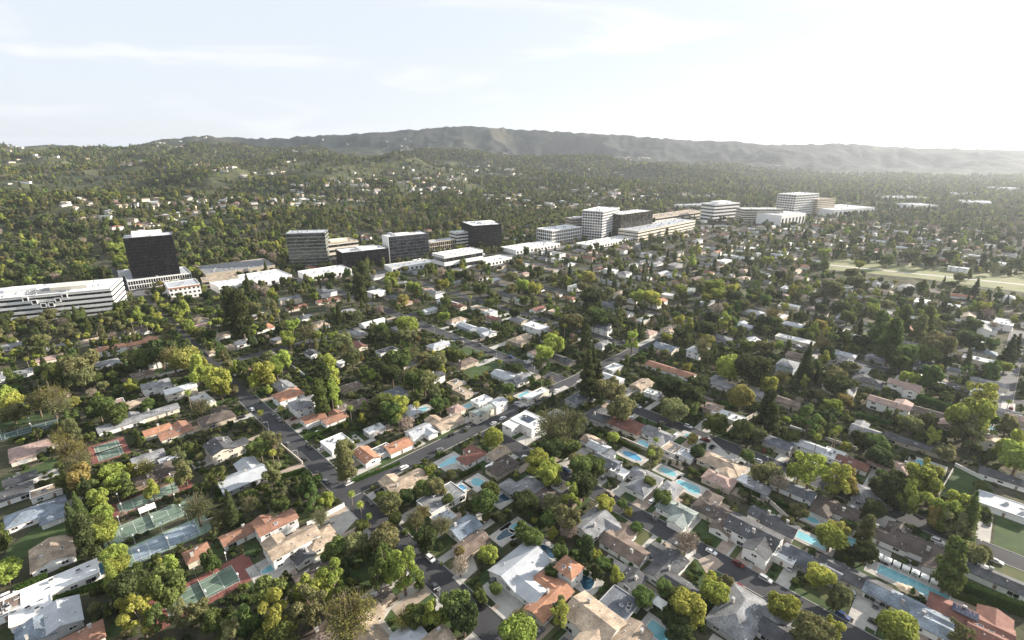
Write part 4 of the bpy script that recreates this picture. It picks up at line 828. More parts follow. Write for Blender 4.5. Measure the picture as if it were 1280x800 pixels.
# ------------------------------------------------------------------ office blocks along the boulevard
def office(nm,label,fl,fr,ytop,depth,style,storeys=None,pent=None,base_h=0,bay=4.,wallm='wall_white',glass='glass_dark',roofm='roof_pale',h=None,chunky=.5,extra=None):
    A=g(*fl);B=g(*fr);L=math.hypot(B[0]-A[0],B[1]-A[1]);ang=math.atan2(B[1]-A[1],B[0]-A[0])
    H=h or solve_h(A[0],A[1],ytop);c,s_=math.cos(ang),math.sin(ang)
    mx,my=(A[0]+B[0])/2-s_*depth/2,(A[1]+B[1])/2+c*depth/2
    o=thing(nm,{'office_tower':'office tower','office_building':'office building','shop_building':'shop building','parking_structure':'parking garage','supermarket':'supermarket','hotel_building':'hotel'}[nm],(mx,my,0),ang,None,label)
    n=storeys or max(1,round(H/3.9));sh=(H-base_h)/n
    if base_h: mb=MB();mb.box(0,0,-1,base_h,L-1.4,depth-1.4,glass);mb.build('ground_floor',o);mb=MB()
    if style in('grid','glass','bands'):
        for k in range(n):
            mb=MB();z=base_h+k*sh;mb.box(0,0,z+(-1 if k==0 and not base_h else 0),z+sh-.02,L-.9,depth-.9,glass);mb.build('window_band',o)
        mb=MB()
        if style=='bands':
            for k in range(n+1):
                z=base_h+k*sh;hh=sh*chunky;z0=max(0,z-hh*.5);z1=min(H+.8,z+hh*.5) if k<n else H+.8
                for sx in(-1,1): mb.box(sx*(L/2-.2),0,z0,z1,.6,depth+.2,wallm)
                for sy in(-1,1): mb.box(0,sy*(depth/2-.2),z0+.003,z1-.003,L-.6,.6,wallm)
        else:
            nx=max(2,round(L/bay));ny=max(2,round(depth/bay));t=.5*chunky*2 if style=='grid' else .22;tz=1.1*chunky*2 if style=='grid' else .5
            for i in range(nx+1):
                for sy in(-1,1): mb.box(-L/2+i*L/nx,sy*(depth/2-.2),0,H,t,.62,wallm)
            for i in range(1,ny):
                for sx in(-1,1): mb.box(sx*(L/2-.2),-depth/2+i*depth/ny,0,H,.62,t,wallm)
            for k in range(n+1):
                z=base_h+k*sh
                for sx in(-1,1): mb.box(sx*(L/2-.2),0,max(0,z-tz/2),z+tz/2,.5,depth-.1,wallm)
                for sy in(-1,1): mb.box(0,sy*(depth/2-.2),max(0,z-tz/2)+.003,z+tz/2-.003,L-.1,.5,wallm)
        mb.build('facade_frame',o)
    else:
        mb=MB();mb.box(0,0,-1,H,L,depth,wallm);mb.build('wall',o)
        for k in range(n):
            for i in range(max(1,int(L/bay/1.1))):
                if style=='plain': mb=MB();w=L/max(1,int(L/bay/1.1));mb.box(-L/2+(i+.5)*w,-depth/2-.02,k*sh+1.,k*sh+sh*.72,w*.5,.12,glass);mb.build('window',o)
                if i>30: break
    mb=MB();mb.box(0,0,H,H+.3,L-.7,depth-.7,roofm)
    for sx in(-1,1): mb.box(sx*(L/2-.1),0,H-.2,H+1.1,.4,depth+.15,wallm)
    for sy in(-1,1): mb.box(0,sy*(depth/2-.1),H-.2,H+1.103,L-.2,.4,wallm)
    ro=mb.build('roof',o)
    r=random.Random(int(fl[0]))
    if pent:
        pl,pd,ph,pxo,pm=pent;mb=MB();mb.box(pxo*L,0,H+.2,H+ph,L*pl,depth*pd,pm);mb.build('penthouse',o)
    for _ in range(max(2,int(L*depth/260))):
        u,v=r.uniform(-.42,.42)*L,r.uniform(-.4,.4)*depth
        if pent and abs(u-pent[3]*L)<pent[0]*L/2+1 and abs(v)<pent[1]*depth/2+1: continue
        link('air_conditioner',ACU,ro,(u,v,H+.3),r.choice((0,1.57)),(1.4,1.4,1.4))
    mark(mx,my,ang,L,depth,3);
    if extra: extra(o,L,depth,H)
    return o
def striped(o,L,D,H):
    # sunken terrace with stepped white square openings
    mb=MB()
    for k,(u,z) in enumerate([(-12,.92),(-6,.78),(0,.62),(6,.62),(12,.78),(18,.92)]):
        x=L*.16+u;w=4.6
        for a,b,lx,lz in((0,-2,w,.7),(0,2,w,.7),(-2,0,.7,3.4),(2,0,.7,3.4)): mb.box(x+a,-D/2-.55,z*H+b-lz/2,z*H+b+lz/2,lx,.8,'wall_white')
        mb.box(x,-D/2-.3,z*H-1.6,z*H+1.6,3.3,.5,'glass_black')
    mb.build('stepped_opening',o)
    mb=MB();mb.box(L*.18,-D*.12,H+.3,H+1.0,34,D*.45,'roof_grey');mb.box(L*.27,0,H+.3,H+4,30,D*.4,'wall_cream');mb.box(L*.02,D*.15,H+.3,H+3.4,26,D*.3,'wall_white');mb.build('rooftop_plant',o)
office('office_building','long low white office building with dark window stripes and stepped notch, far left',(-130,421),(146,391),388,52,'bands',5,chunky=.52,roofm='roof_white',extra=striped)
office('office_tower','tall black slab office tower with white penthouse rising from a low podium',(169,360),(228,353),299,34,'glass',15,wallm='glass_black',glass='glass_black',bay=2.2,pent=(.62,.5,5.5,-.02,'wall_white'),roofm='roof_pale')
office('office_building','low white-framed podium with narrow bays around the foot of the black tower',(162,363),(241,352),352,48,'grid',2,bay=2.6,chunky=.45,roofm='roof_pale')
office('office_building','white three-storey office with a terracotta band, in front of the black tower',(214,376),(253,370),361,32,'plain',3,bay=4,extra=lambda o,L,D,H:(lambda m:(m.box(0,-D/2-.12,H-1.6,H+.3,L,.2,'roof_terra'),m.build('tile_band',o)))(MB()))
office('shop_building','small white shop left of the black tower podium',(153,356),(167,354),342,18,'plain',1)
office('supermarket','long low white flat-roofed supermarket behind tall dark trees',(275,368),(366,352),358,48,'plain',1,bay=8,roofm='roof_white',h=8)
office('supermarket','wide grey-roofed store with arched entrance behind the white supermarket',(258,352),(345,340),344,60,'plain',1,bay=9,wallm='wall_beige',roofm='roof_grey',h=9)
office('parking_structure','long tan flat block right of the white three-storey office',(255,362),(300,356),352,20,'bands',2,wallm='wall_beige',roofm='roof_tan')
office('office_tower','bronze glass office tower with horizontal floors left of centre',(363,336),(411,334),293,34,'bands',10,wallm='roof_green',glass='glass_bronze',chunky=.28,roofm='roof_pale')
office('office_building','beige many-sided low office right of the bronze tower',(408,331),(450,325),306,36,'bands',4,wallm='wall_cream',roofm='roof_tan',chunky=.5,pent=(.5,.5,3,0,'wall_cream'))
office('office_building','low black glass office block left of the white-ended tower',(430,338),(487,331),317,36,'glass',4,wallm='glass_black',glass='glass_black',roofm='roof_white',pent=(.4,.5,3.5,.1,'wall_white'))
office('office_tower','dark windowed office block with blank white end wall at centre left',(488,329),(537,323),297,26,'glass',8,wallm='roof_slate',glass='glass_dark',bay=3,roofm='roof_white',pent=(.35,.4,3,-.1,'wall_white'),extra=lambda o,L,D,H:(lambda m:(m.box(-L/2-.35,0,0,H+1.2,.6,D+.4,'wall_white'),m.build('end_wall',o)))(MB()))
office('office_building','pale low ribbed office right of the white-ended tower',(538,319),(571,314),304,22,'grid',3,wallm='wall_beige',roofm='roof_pale')
office('office_building','small white and dark striped office left of the black twin tower',(571,312),(594,309),292,24,'bands',5,roofm='roof_white')
office('office_tower','wide black glass twin-fronted office tower at centre',(592,313),(627,310),283,60,'glass',9,wallm='glass_black',glass='glass_black',bay=3,roofm='roof_white',pent=(.5,.3,3,.2,'wall_white'))
office('shop_building','stepped white low shops below the black twin tower',(556,340),(604,331),321,30,'bands',2,roofm='roof_white')
office('shop_building','long flat pale shop roof right of the stepped white shops',(606,334),(640,327),325,26,'plain',1,bay=6,roofm='roof_white',h=6)
office('shop_building','low pale shops in front of the white-ended tower',(490,341),(545,333),332,26,'plain',1,bay=6,roofm='roof_pale',h=6)
office('shop_building','white arcaded low shop in front of the black glass block',(385,352),(440,343),338,34,'plain',1,bay=6,roofm='roof_white',h=7)
office('hotel_building','white low block with vertical piers left of the white grid tower',(690,306),(726,300),289,40,'grid',4,wallm='wall_white',bay=5,chunky=.7,roofm='roof_white')
office('office_building','narrow beige mid-rise with white end behind the white pier block',(714,297),(737,295),274,24,'bands',7,wallm='wall_beige',roofm='roof_pale',pent=(.4,.5,2.5,0,'wall_white'))
office('office_tower','white grid-fronted office tower with deep square windows',(752,301),(772,294),265,42,'grid',10,wallm='wall_white',bay=5.2,chunky=.62,base_h=3,roofm='roof_white')
office('office_building','dark bronze glass slab right of the white grid tower',(775,298),(814,291),269,40,'glass',7,wallm='glass_bronze',glass='glass_bronze',bay=4,roofm='roof_white')
office('parking_structure','long pale low garage right of the bronze slab',(797,302),(868,286),290,44,'bands',3,wallm='wall_cream',roofm='roof_pale',chunky=.6)
office('shop_building','white low shops at the foot of the white grid tower',(738,312),(800,300),304,34,'plain',1,bay=7,roofm='roof_white',h=6)
office('shop_building','long white low roofs left of the white pier block',(645,318),(700,309),310,40,'plain',1,bay=7,roofm='roof_white',h=6)
office('shop_building','beige flat-roofed long building behind the pale garage',(815,282),(880,272),273,40,'bands',2,wallm='wall_cream',roofm='roof_tan')
office('office_building','white stepped mid-rise at the left end of the hospital group',(891,277),(922,274),256,40,'bands',5,wallm='wall_white',roofm='roof_white',pent=(.5,.6,5,0,'wall_white'))
office('office_building','wide pale ribbed office of seven floors right of the white stepped mid-rise',(927,279),(977,279),262,40,'bands',6,wallm='wall_cream',roofm='roof_white',chunky=.45)
office('office_tower','tallest white slab tower of the far hospital group',(991,271),(1019,268),244,50,'grid',9,wallm='wall_white',bay=7,chunky=1.,roofm='roof_white')
office('office_building','tan block attached right of the tallest white slab',(1019,269),(1041,267),250,40,'bands',8,wallm='wall_beige',chunky=.7,roofm='roof_tan')
office('shop_building','white low annex in front of the far white slab tower',(975,283),(1005,279),270,60,'plain',1,bay=12,roofm='roof_white')
office('shop_building','broad white mall roof right of the far white slab tower',(1042,271),(1092,267),263,90,'plain',1,bay=14,roofm='roof_white')
for i,(a,b,c_,d_,e_,dd) in enumerate([(1140,262,1172,262,257,70),(1198,258,1238,260,252,80),(1190,246,1220,247,242,80),(1110,252,1160,252,247,70),(1240,240,1275,241,235,80),(1120,237,1170,239,234,60),(850,262,900,260,257,30)]):
    office('shop_building',['pale warehouse first right of the mall roof','long pale warehouse with white front at the right edge of the valley','far white warehouse behind the long pale one','dull pale store behind the first warehouse','hazy white warehouse at the far right edge','small pale store in the haze below the right hills','low pale store behind the beige flat-roofed building'][i],(a,b),(c_,d_),e_,dd,'plain',1,bay=25,roofm='roof_pale')
# ------------------------------------------------------------------ the rest of the houses, in rows along the streets
cand=[]
rows=[]
allS=[-700,-610,-520,-430,-350,-262,-175,-88,0,88,175,262,356,454,548,640,732,824,916,1010,1105,1200,1300,1400]
for sk in allS:
    for sd in(-1,1):
        t=-785+hr.uniform(0,10)
        while t<620:
            t+=hr.uniform(22,28)
            rows.append((sk+sd*hr.uniform(22,28),t+hr.uniform(-2,2),sd))
hr.shuffle(rows)
RK=['grey']*5+['dark']*3+['slate']*3+['brown']*4+['dbrown']*3+['tan']*3+['pale']*5+['white']*3+['terra']*2+['orange']+['pink']*2+['red']*1+['green']
WK=['white']*6+['cream']*4+['beige']*2+['grey']*2
def infr(x,y,m=60):
    p=proj(x,y);return -m<p[0]<1280+m and p[1]<800+m
for s,t,sd in rows:
    x,y=st2xy(s,t)
    if y<90 or not infr(x,y): continue
    if -672<t<-575 and s<330: continue
    if float(hz(x,y))>2 or math.hypot(x,y)>1900: continue
    L=hr.uniform(15,24);W=hr.uniform(8,12);ang=A_D if hr.random()<.65 else A_R
    p=proj(x,y)
    if p[1]>430 and s<60: continue
    if occbox(x,y,ang,L+4,W+4): continue
    wing=None
    if hr.random()<.45 and L>16 and not occbox(x,y,ang,L+4,W+18):
        Ww=min(L*.42,W*.95);wing=(hr.choice((-1,1))*(L/2-Ww/2-.3),hr.choice((-1,1)),W*hr.uniform(.4,.7),Ww)
    roof=hr.choice(RK);kind='flat' if roof=='white' or hr.random()<.1 else hr.choice(('hip','gable'));wl=hr.choice(WK);st=2 if hr.random()<.15 else 1
    cand.append((F/p[2]*(2 if st==2 else 1.6),x,y,ang+hr.uniform(-.06,.06),L,W,kind,roof,wl,st,wing,p))
    mark(x,y,ang,L,W,1.5)
cand.sort(key=lambda c:-c[0])
nind=300-NHAND
for c in cand[:nind]:
    _,x,y,ang,L,W,kind,roof,wl,st,wing,p=c
    build_house(x,y,ang,L,W,kind,roof,wl,st,wing,2 if p[1]>560 else (1 if p[1]>430 else 0),desc=hdesc(kind,roof,wl,st,wing),px=p[:2])
far=MB()
def addhouse(c,z0=0.):
    _,x,y,ang,L,W,kind,roof,wl,st,wing,p=c
    wa,ro,_,_=house_geo(L,W,kind,st,'roof_'+roof,'wall_'+wl,wing,None,z0 if z0<0 else 0)
    cc,ss=math.cos(ang),math.sin(ang);zz=c[-1][3] if len(c[-1])>3 else 0
    for mb in(wa,ro):
        V=[(x+a*cc-b*ss,y+a*ss+b*cc,q+zz) for a,b,q in mb.v];o=len(far.v);far.v+=V
        for f,mi in zip(mb.f,mb.m): far.f.append([o+i for i in f]);far.m.append(far.mi(mb.mats[mi]))
for c in cand[nind:]:
    addhouse(c);HOUSES.append((c[1],c[2],c[3],c[4],c[5],c[10],c[7]))
# houses scattered over the hills
nh=0
for _ in range(20000):
    if nh>=1500: break
    az=hr.uniform(-.84,.84);r=math.exp(hr.uniform(math.log(950),math.log(4600)));x,y=r*math.sin(az),r*math.cos(az)
    z=h1(x,y)
    if z<=2 or fbm(np.array(x/260.),np.array(y/260.),2,5)<.40: continue
    tn=float(np.interp(az,_az,_tn))
    if occ(x,y) and r<1500: continue
    zz=min(h1(x+6,y),h1(x-6,y),h1(x,y+6),h1(x,y-6));ang=hr.uniform(0,3.14);L=hr.uniform(13,24);W=hr.uniform(9,12)
    roof=hr.choice(RK);wl=hr.choice(('white','cream','cream','beige','beige','grey'))
    addhouse((0,x,y,ang,L,W,'flat' if roof=='white' else hr.choice(('hip','gable')),roof,wl,hr.choice((1,2,2)),None,(0,0,0,zz+.4)),-9.)
    nh+=1
    if y<2400: mark(x,y,ang,L,W,6)
o=far.build('distant_houses');o['kind']='stuff';o['label']='houses crowding the far blocks and scattered over the wooded hills';o['category']='houses'
# ------------------------------------------------------------------ drives, front lawns, patios
DRV=[];LEV={}
def level(P,cat,z0,dz=.004,n=5):
    q=[xy2st(*p) for p in P];b=(min(a[0] for a in q)-.1,max(a[0] for a in q)+.1,min(a[1] for a in q)-.1,max(a[1] for a in q)+.1)
    for k in range(n):
        L_=LEV.setdefault((cat,k),[])
        if all(b[1]<c[0] or b[0]>c[1] or b[3]<c[2] or b[2]>c[3] for c in L_): L_.append(b);return z0+k*dz
    return None
for i,(x,y,ang,L,W,wing,roof) in enumerate(HOUSES):
    p=proj(x,y)
    if not(-20<p[0]<1300 and p[1]>395): continue
    s,t=xy2st(x,y);best=None
    for sk,t0,t1 in STREETS_S:
        if t0<t<t1 and abs(s-sk)<46 and (best is None or abs(s-sk)<abs(s-best)): best=sk
    hx=L/2 if abs(math.cos(ang-A_R))>.7 else W/2
    if best is not None:
        d=1 if best>s else -1;se=best-d*5.4;sh=s+d*hx*.6
        to=t+hr.choice((-1,1))*hr.uniform(4,7)
        if abs(se-sh)>3:
            mb=MB();w=hr.uniform(3.6,6);P=[st2xy(se,to-w/2),st2xy(se,to+w/2),st2xy(sh,to+w/2),st2xy(sh,to-w/2)]
            zv=level(P,'d',.075);mm=hr.choice(('concrete','concrete','paver'))
            if zv: mb.sheet(P,zv,mm);struct(mb.build('driveway'))
            cx,cy=st2xy((se+sh)/2,to);mark(cx,cy,A_R,abs(se-sh),w,.2);DRV.append((cx,cy,A_R,abs(se-sh)))
            t2=t-(to-t)*.8;mb=MB();w=12;P=[st2xy(se,t2-w/2),st2xy(se,t2+w/2),st2xy(sh,t2+w/2),st2xy(sh,t2-w/2)]
            zv=level(P,'l',.006);mm=hr.choice(('lawn','lawn','dry_lawn'))
            if zv: mb.sheet(P,zv,mm);struct(mb.build('lawn'))
    if hr.random()<.6:
        d=-d if best is not None else 1
        mb=MB();sc_=s+d*(hx+4);w=hr.uniform(6,12);l=hr.uniform(5,9);P=[st2xy(sc_-l/2,t-w/2),st2xy(sc_-l/2,t+w/2),st2xy(sc_+l/2,t+w/2),st2xy(sc_+l/2,t-w/2)]
        zv=level(P,'p',.0645,.0035,2);mm=hr.choice(('concrete','paver','lawn'))
        if zv: mb.sheet(P,zv,mm);struct(mb.build('lawn' if mm=='lawn' else 'patio'))
# rear lot walls and hedges
nw=0
for sk in (131,218,309,405,501,594):
    t=-560
    while t<260 and nw<120:
        L=hr.uniform(14,26);x,y=st2xy(sk+hr.uniform(-1,1),t+L/2);t+=L+hr.uniform(1,9)
        p=proj(x,y)
        if not(0<p[0]<1280 and 395<p[1]<800) or occbox(x,y,A_D,L,1.5): continue
        a=st2xy(sk,t);a=(x-L/2*math.cos(A_D),y-L/2*math.sin(A_D));b=(x+L/2*math.cos(A_D),y+L/2*math.sin(A_D))
        if hr.random()<.6: hedge(a,b,hr.uniform(1.8,3.2),hr.uniform(1.4,2.2))
        else: k=hr.choice(('stucco','block_wall','trim'));wall(a,b,hr.uniform(1.6,2),.35,k,{'stucco':'tan stucco garden wall','block_wall':'grey block garden wall','trim':'white garden wall'}[k])
        nw+=1
for (x,y,ang,L,W,wing,roof) in HOUSES[:NHAND]:
    if nw>170: break
    p=proj(x,y)
    if p[1]<430 or hr.random()<.55: continue
    s,t=xy2st(x,y);hw=(W if abs(math.cos(ang-A_R))>.7 else L)/2+3.2;sd=hr.choice((-1,1));L2=hr.uniform(12,20)
    x2,y2=st2xy(s,t+sd*hw)
    if occbox(x2,y2,A_R,L2,1.6): continue
    a=(x2-L2/2*math.cos(A_R),y2-L2/2*math.sin(A_R));b=(x2+L2/2*math.cos(A_R),y2+L2/2*math.sin(A_R));nw+=1
    if hr.random()<.7: hedge(a,b,hr.uniform(1.6,2.8),hr.uniform(1.2,2.))
    else: wall(a,b,hr.uniform(1.6,2),.35,'stucco','tan stucco garden wall')
# ------------------------------------------------------------------ cars
def car_meshes(kind):
    l,w=(4.6,1.8) if kind=='sedan' else (4.8,1.95);h=1.42 if kind=='sedan' else 1.75
    out={}
    prof=[(-l/2,.35),(-l/2+.05,.85),(-l*.36,.95),(l*.22,.98),(l/2-.1,.8),(l/2,.5),(l/2,.3)] if kind=='sedan' else [(-l/2,.4),(-l/2,1.1),(-l*.2,1.12),(l*.24,1.1),(l/2-.1,.95),(l/2,.6),(l/2,.35)]
    gp=[(-l*.36,.94),(-l*.24,h-.06),(l*.06,h-.06),(l*.22,.95)] if kind=='sedan' else [(-l*.47,1.08),(-l*.42,h-.06),(l*.08,h-.06),(l*.24,1.08)]
    T=lambda p:(p[1],p[0],p[2])
    for c in('black','white','silver','grey','red','blue','tan'):
        mb=MB();mb.extr(prof,-w/2,w/2,'paint_'+c,T)
        a,b=gp[1][0],gp[2][0];mb.box((a+b)/2,0,h-.08,h,b-a+.1,w*.78,'paint_'+c);out[c]=mb.mesh('body')
    mb=MB();mb.extr(gp,-w*.42,w*.42,'glass_black',T);out['win']=mb.mesh('window')
    mb=MB();mb.tube((0,-.11,0),(0,.11,0),.33,.33,'tyre',10);mb.tube((0,-.12,0),(0,.12,0),.18,.18,'metal_pale',8);out['wheel']=mb.mesh('wheel')
    out['dim']=(l,w);return out
CM={'sedan':car_meshes('sedan'),'suv':car_meshes('suv')}
CN={'black':'black','white':'white','silver':'silver','grey':'dark grey','red':'dark red','blue':'navy blue','tan':'tan'}
CP=[]
def car(x,y,ang,c,kind,where,z=.07):
    for a,b in CP:
        if math.hypot(a-x,b-y)<6: return
    CP.append((x,y));M=CM[kind]
    o=thing('parked_car','car',(x,y,z),ang,CN[c]+' '+kind+' '+where,None,'cars parked along the streets and on the drives')
    l,w=M['dim'];link('body',M[c],o);link('window',M['win'],o)
    for sx in(-.31,.31):
        for sy in(-.46,.46): link('wheel',M['wheel'],o,(sx*l,sy*w,.33))
CC=['black','white','silver','grey','white','silver','black','grey','white','silver','grey','black','white','red','blue','tan']
for px,py,c,k,a in [(889,691,'white','sedan',A_D),(815,628,'white','suv',A_R),(825,681,'black','sedan',A_D),(922,736,'red','suv',A_R),(938,702,'black','suv',A_D),(437,605,'white','suv',A_R),(444,603,'white','suv',A_R),(1064,742,'silver','suv',A_R+.5),(1095,757,'grey','suv',A_R),(1053,771,'blue','suv',A_D),
 (1012,770,'black','sedan',A_D),(1094,780,'black','sedan',A_D),(988,711,'silver','sedan',A_R),(1172,678,'white','suv',A_D),(1245,703,'silver','sedan',A_D),(1235,655,'grey','sedan',A_R),(1225,708,'white','suv',A_D),(602,757,'black','sedan',A_D),(545,735,'grey','sedan',A_D),(618,727,'grey','suv',A_R),(890,560,'black','suv',A_R),(955,565,'red','suv',A_R),(445,607,'white','sedan',A_R),(806,505,'silver','suv',A_R),(12,745,'white','suv',A_R)]:
    x,y=g(px,py);car(x,y,a,c,k,'on a drive' if a not in(A_D,) else 'on the street')
for sk,t0,t1 in STREETS_S[1:6]:
    t=t0
    while t<t1:
        t+=hr.uniform(7,27);sd=hr.choice((-1,1));x,y=st2xy(sk+sd*3.6,t)
        p=proj(x,y)
        if 0<p[0]<1280 and 420<p[1]<800 and abs(t+204)>9 and abs(t-23)>9 and len(CP)<140: car(x,y,A_D+(math.pi if sd<0 else 0),hr.choice(CC),hr.choice(('sedan','suv')),'at the kerb')
for k in range(14):
    sd=hr.choice((-1,1));x,y=st2xy(hr.uniform(98,250),-204+sd*3.8);car(x,y,A_R,hr.choice(CC),hr.choice(('sedan','suv')),'at the kerb of the cross street')
for (x,y,a,l) in DRV:
    if len(CP)>190: break
    if l>6 and hr.random()<.55 and proj(x,y)[1]>440: car(x,y,a,hr.choice(CC),hr.choice(('sedan','suv')),'on a drive',.1)
mbv=MB();mbv.tube((0,0,-.2),(0,0,7.5),.12,.08,'metal_pale',7);LP=mbv.mesh('pole')
mbv=MB();mbv.tube((0,0,7.4),(0,-1.8,7.9),.06,.05,'metal_pale',6);LA=mbv.mesh('arm')
mbv=MB();mbv.box(0,-2.1,7.82,8.0,.3,.75,'metal_pale');LH=mbv.mesh('lamp_head')
LPS=[(sk-sd*6.1,t,A_D,sd) for sk,t0,t1,sd in ((88,-330,120,1),(175,-170,180,-1),(262,-400,190,1)) for t in range(t0,t1,42)]+[(s,-204-6.4,A_R,1) for s in range(104,262,34)]
for s,t,a,sd in LPS:
    x,y=st2xy(s,t);p=proj(x,y)
    if abs(t+204)<9 and a==A_D: continue
    if not(0<p[0]<1280 and p[1]<800): continue
    o=thing('street_lamp','street lamp',(x,y,0),(a+(math.pi if sd<0 else 0)) if a==A_D else A_R+math.pi,'grey street lamp',None,'street lamps along the kerbs')
    link('pole',LP,o);link('arm',LA,o);link('lamp_head',LH,o)
# ------------------------------------------------------------------ fill with trees
CELL=6.;HASH={}
def hadd(x,y,R): HASH.setdefault((int(x//CELL),int(y//CELL)),[]).append((x,y,R))
def hfree(x,y,R,k):
    i,j=int(x//CELL),int(y//CELL)
    for a in range(i-2,i+3):
        for b in range(j-2,j+3):
            for (u,v,r) in HASH.get((a,b),()):
                if (u-x)**2+(v-y)**2<((r+R)*k)**2: return False
    return True
for t_ in np.arange(-640,-345,11.):
    for sd in(-1,1):
        R=hr.uniform(3.2,5.2);x,y=st2xy(88+sd*hr.uniform(6,8.5),t_+hr.uniform(-3,3))
        if not occbox(x,y,0,1,1) or True: TREES.append([x,y,R,1.,hr.choice(('round','loose','open')),hr.choice(('mid','olive','bright','dark')),hr.randrange(3),False])
for t in TREES: hadd(t[0],t[1],t[2])
for p in PALM: hadd(p[0],p[1],1.5)
def ktone(r,q):
    k=r.choices(('round','dome','loose','tall','cone','conifer','bare','open'),(26,7,24,12,5,6,7,15))[0]
    tn='bare' if k=='bare' else r.choices(('dark','mid','olive','bright','gold'),(18,28,28,22,4))[0]
    if k in('cone','conifer') and tn in('bright','gold'): tn='dark'
    return k,tn
n=0
BUSH=[]
for _ in range(60000):
    az=hr.uniform(-.86,.86);r=math.sqrt(hr.uniform(100**2,1950**2));x,y=r*math.sin(az),r*math.cos(az)
    if r<620 and hr.random()<0: continue
    if occ(x,y) or not infr(x,y,90) or float(y-x)/R2>900: continue
    if x>250 and r>750 and hr.random()<.45: continue
    if -600<(x-y)/R2<-300 and (x+y)/R2>40 and hr.random()<.45: continue
    if 420<r<900 and hr.random()<.22: continue
    R=min(7,hr.lognormvariate(1.2,.36)) if r>420 else min(4.6,hr.lognormvariate(.85,.33))
    ux,uy=x/r,y/r
    if r<480 and (occ(x+ux*3,y+uy*3) or occ(x+ux*5,y+uy*5)): R=min(R,hr.uniform(1.2,2.0))
    if not hfree(x,y,R,.62 if r<450 else .52): continue
    if r<600 and R<1.5: BUSH.append((x,y,R,hr.random()));hadd(x,y,R);continue
    k,tn=ktone(hr,0)
    if k in('tall','cone','conifer','open'): R*=(.85 if k=='open' else .62) if r>350 else .5
    hadd(x,y,R);TREES.append([x,y,R,hr.uniform(.85,1.1),k,tn,hr.randrange(3),False]);n+=1
# dense second pass close by
for _ in range(26000):
    az=hr.uniform(-.86,.86);r=math.sqrt(hr.uniform(100**2,520**2));x,y=r*math.sin(az),r*math.cos(az)
    if occ(x,y) or not infr(x,y,60): continue
    R=hr.uniform(.8,1.9)
    if not hfree(x,y,R,.6): continue
    hadd(x,y,R);BUSH.append((x,y,R,hr.random()))
print('trees',len(TREES),'bush',len(BUSH),'houses',len(HOUSES),'cand',len(cand))
# hills
hl=[]
r_=rng;N=95000
az=r_.uniform(-.86,.86,N);rr=np.sqrt(r_.uniform(850**2,4700**2,N))
X=rr*np.sin(az);Y=rr*np.cos(az);Z=hz(X,Y);q=(Y-X)/R2-790
dens=fbm(X/230,Y/230,3,17)
okh=((q>-60)|(rr>1900))&((dens>.43)|((dens>.36)&(r_.uniform(0,1,N)<.6))|(r_.uniform(0,1,N)<.16))
tn_=np.interp(az,_az,_tn)
far_ridge=np.interp(az,np.radians([-46,-30,0,25,46]),[3600,3700,3600,4300,4700])
okh&=(rr<far_ridge)
for i in np.nonzero(okh)[0]:
    if Y[i]<2400 and rr[i]<2000 and occ(X[i],Y[i]): continue
    hl.append(i)
print('hill trees',len(hl))
FK=[('round','dark',0),('round','mid',1),('round','olive',2),('round','bright',0),('loose','mid',0),('loose','olive',1),('loose','bright',2),('loose','dark',1),('tall','dark',0),('tall','mid',1),('tall','olive',0),('cone','dark',0),('conifer','dark',1),('conifer','mid',0),('dome','mid',0),('dome','dark',1),('dome','olive',0),('bare','bare',0),('round','gold',1),('open','olive',0),('open','mid',1),('open','bright',2)]
FI={}
for i,(k,t,v) in enumerate(FK): FI.setdefault((k,t),i)
def fidx(k,t):
    if (k,t) in FI: return FI[(k,t)]
    for t2 in('mid','dark','olive'):
        if (k,t2) in FI: return FI[(k,t2)]
    return 1
for t in TREES:
    p=proj(t[0],t[1],t[2]*MIDZ[t[4]]);vis=-5<p[0]<1285 and p[1]<805
    t.append((t[2]*(TOP[t[4]]/2)**.5*F/p[2]+(4 if t[7] else 0)) if vis else 0);t.append(p)
TREES.sort(key=lambda t:-t[8])
IND=TREES[:300];REST=TREES[300:]
KN={'open':'airy open-crowned','round':'round','dome':'domed','loose':'loose-crowned','tall':'tall ragged','cone':'slim cypress','conifer':'pointed conifer','bare':'leafless'}
TN={'dark':'dark green','mid':'green','olive':'olive','bright':'bright yellow-green','gold':'golden','bare':'pinkish-tan'}
SRC=[None]*len(FK);ci=0
for i,t in enumerate(IND):
    x,y,R,zs,k,tn,v,hand,sz,p=t
    single=i>=150
    if i>=300-len(FK)-0: k,tn,v=FK[ci];ci+=1
    if k=='bare': v=0
    nm=NAMES[k];desc=TN[tn]+' '+KN[k]+('' if k in('cone','conifer') else ' tree')
    if i<45: desc='large '+desc
    rz=random.uniform(0,6.28)
    o=thing(nm,'tree',(x,y,0),rz,desc,None,'trees of the suburb',me=tree_mesh(k,tn,v,'both') if single else None,px=p[:2]);o.scale=(R,R,R*zs)
    if not single: link('trunk',tree_mesh(k,tn,v,'trunk'),o);link('crown',tree_mesh(k,tn,v,'crown'),o)
    if i>=300-len(FK): SRC[ci-1]=o
for x,y,S,zs,v in PALM:
    p=proj(x,y,8);o=thing('palm_tree','palm',(x,y,0),random.uniform(0,6.28),'fan palm with a '+('slender tall' if v==0 else 'shorter')+' trunk',None,'palms of the suburb',px=p[:2]);o.scale=(S,S,S*zs)
    link('trunk',tree_mesh('palm','olive',v,'trunk'),o);link('crown',tree_mesh('palm','bright',v,'crown'),o)
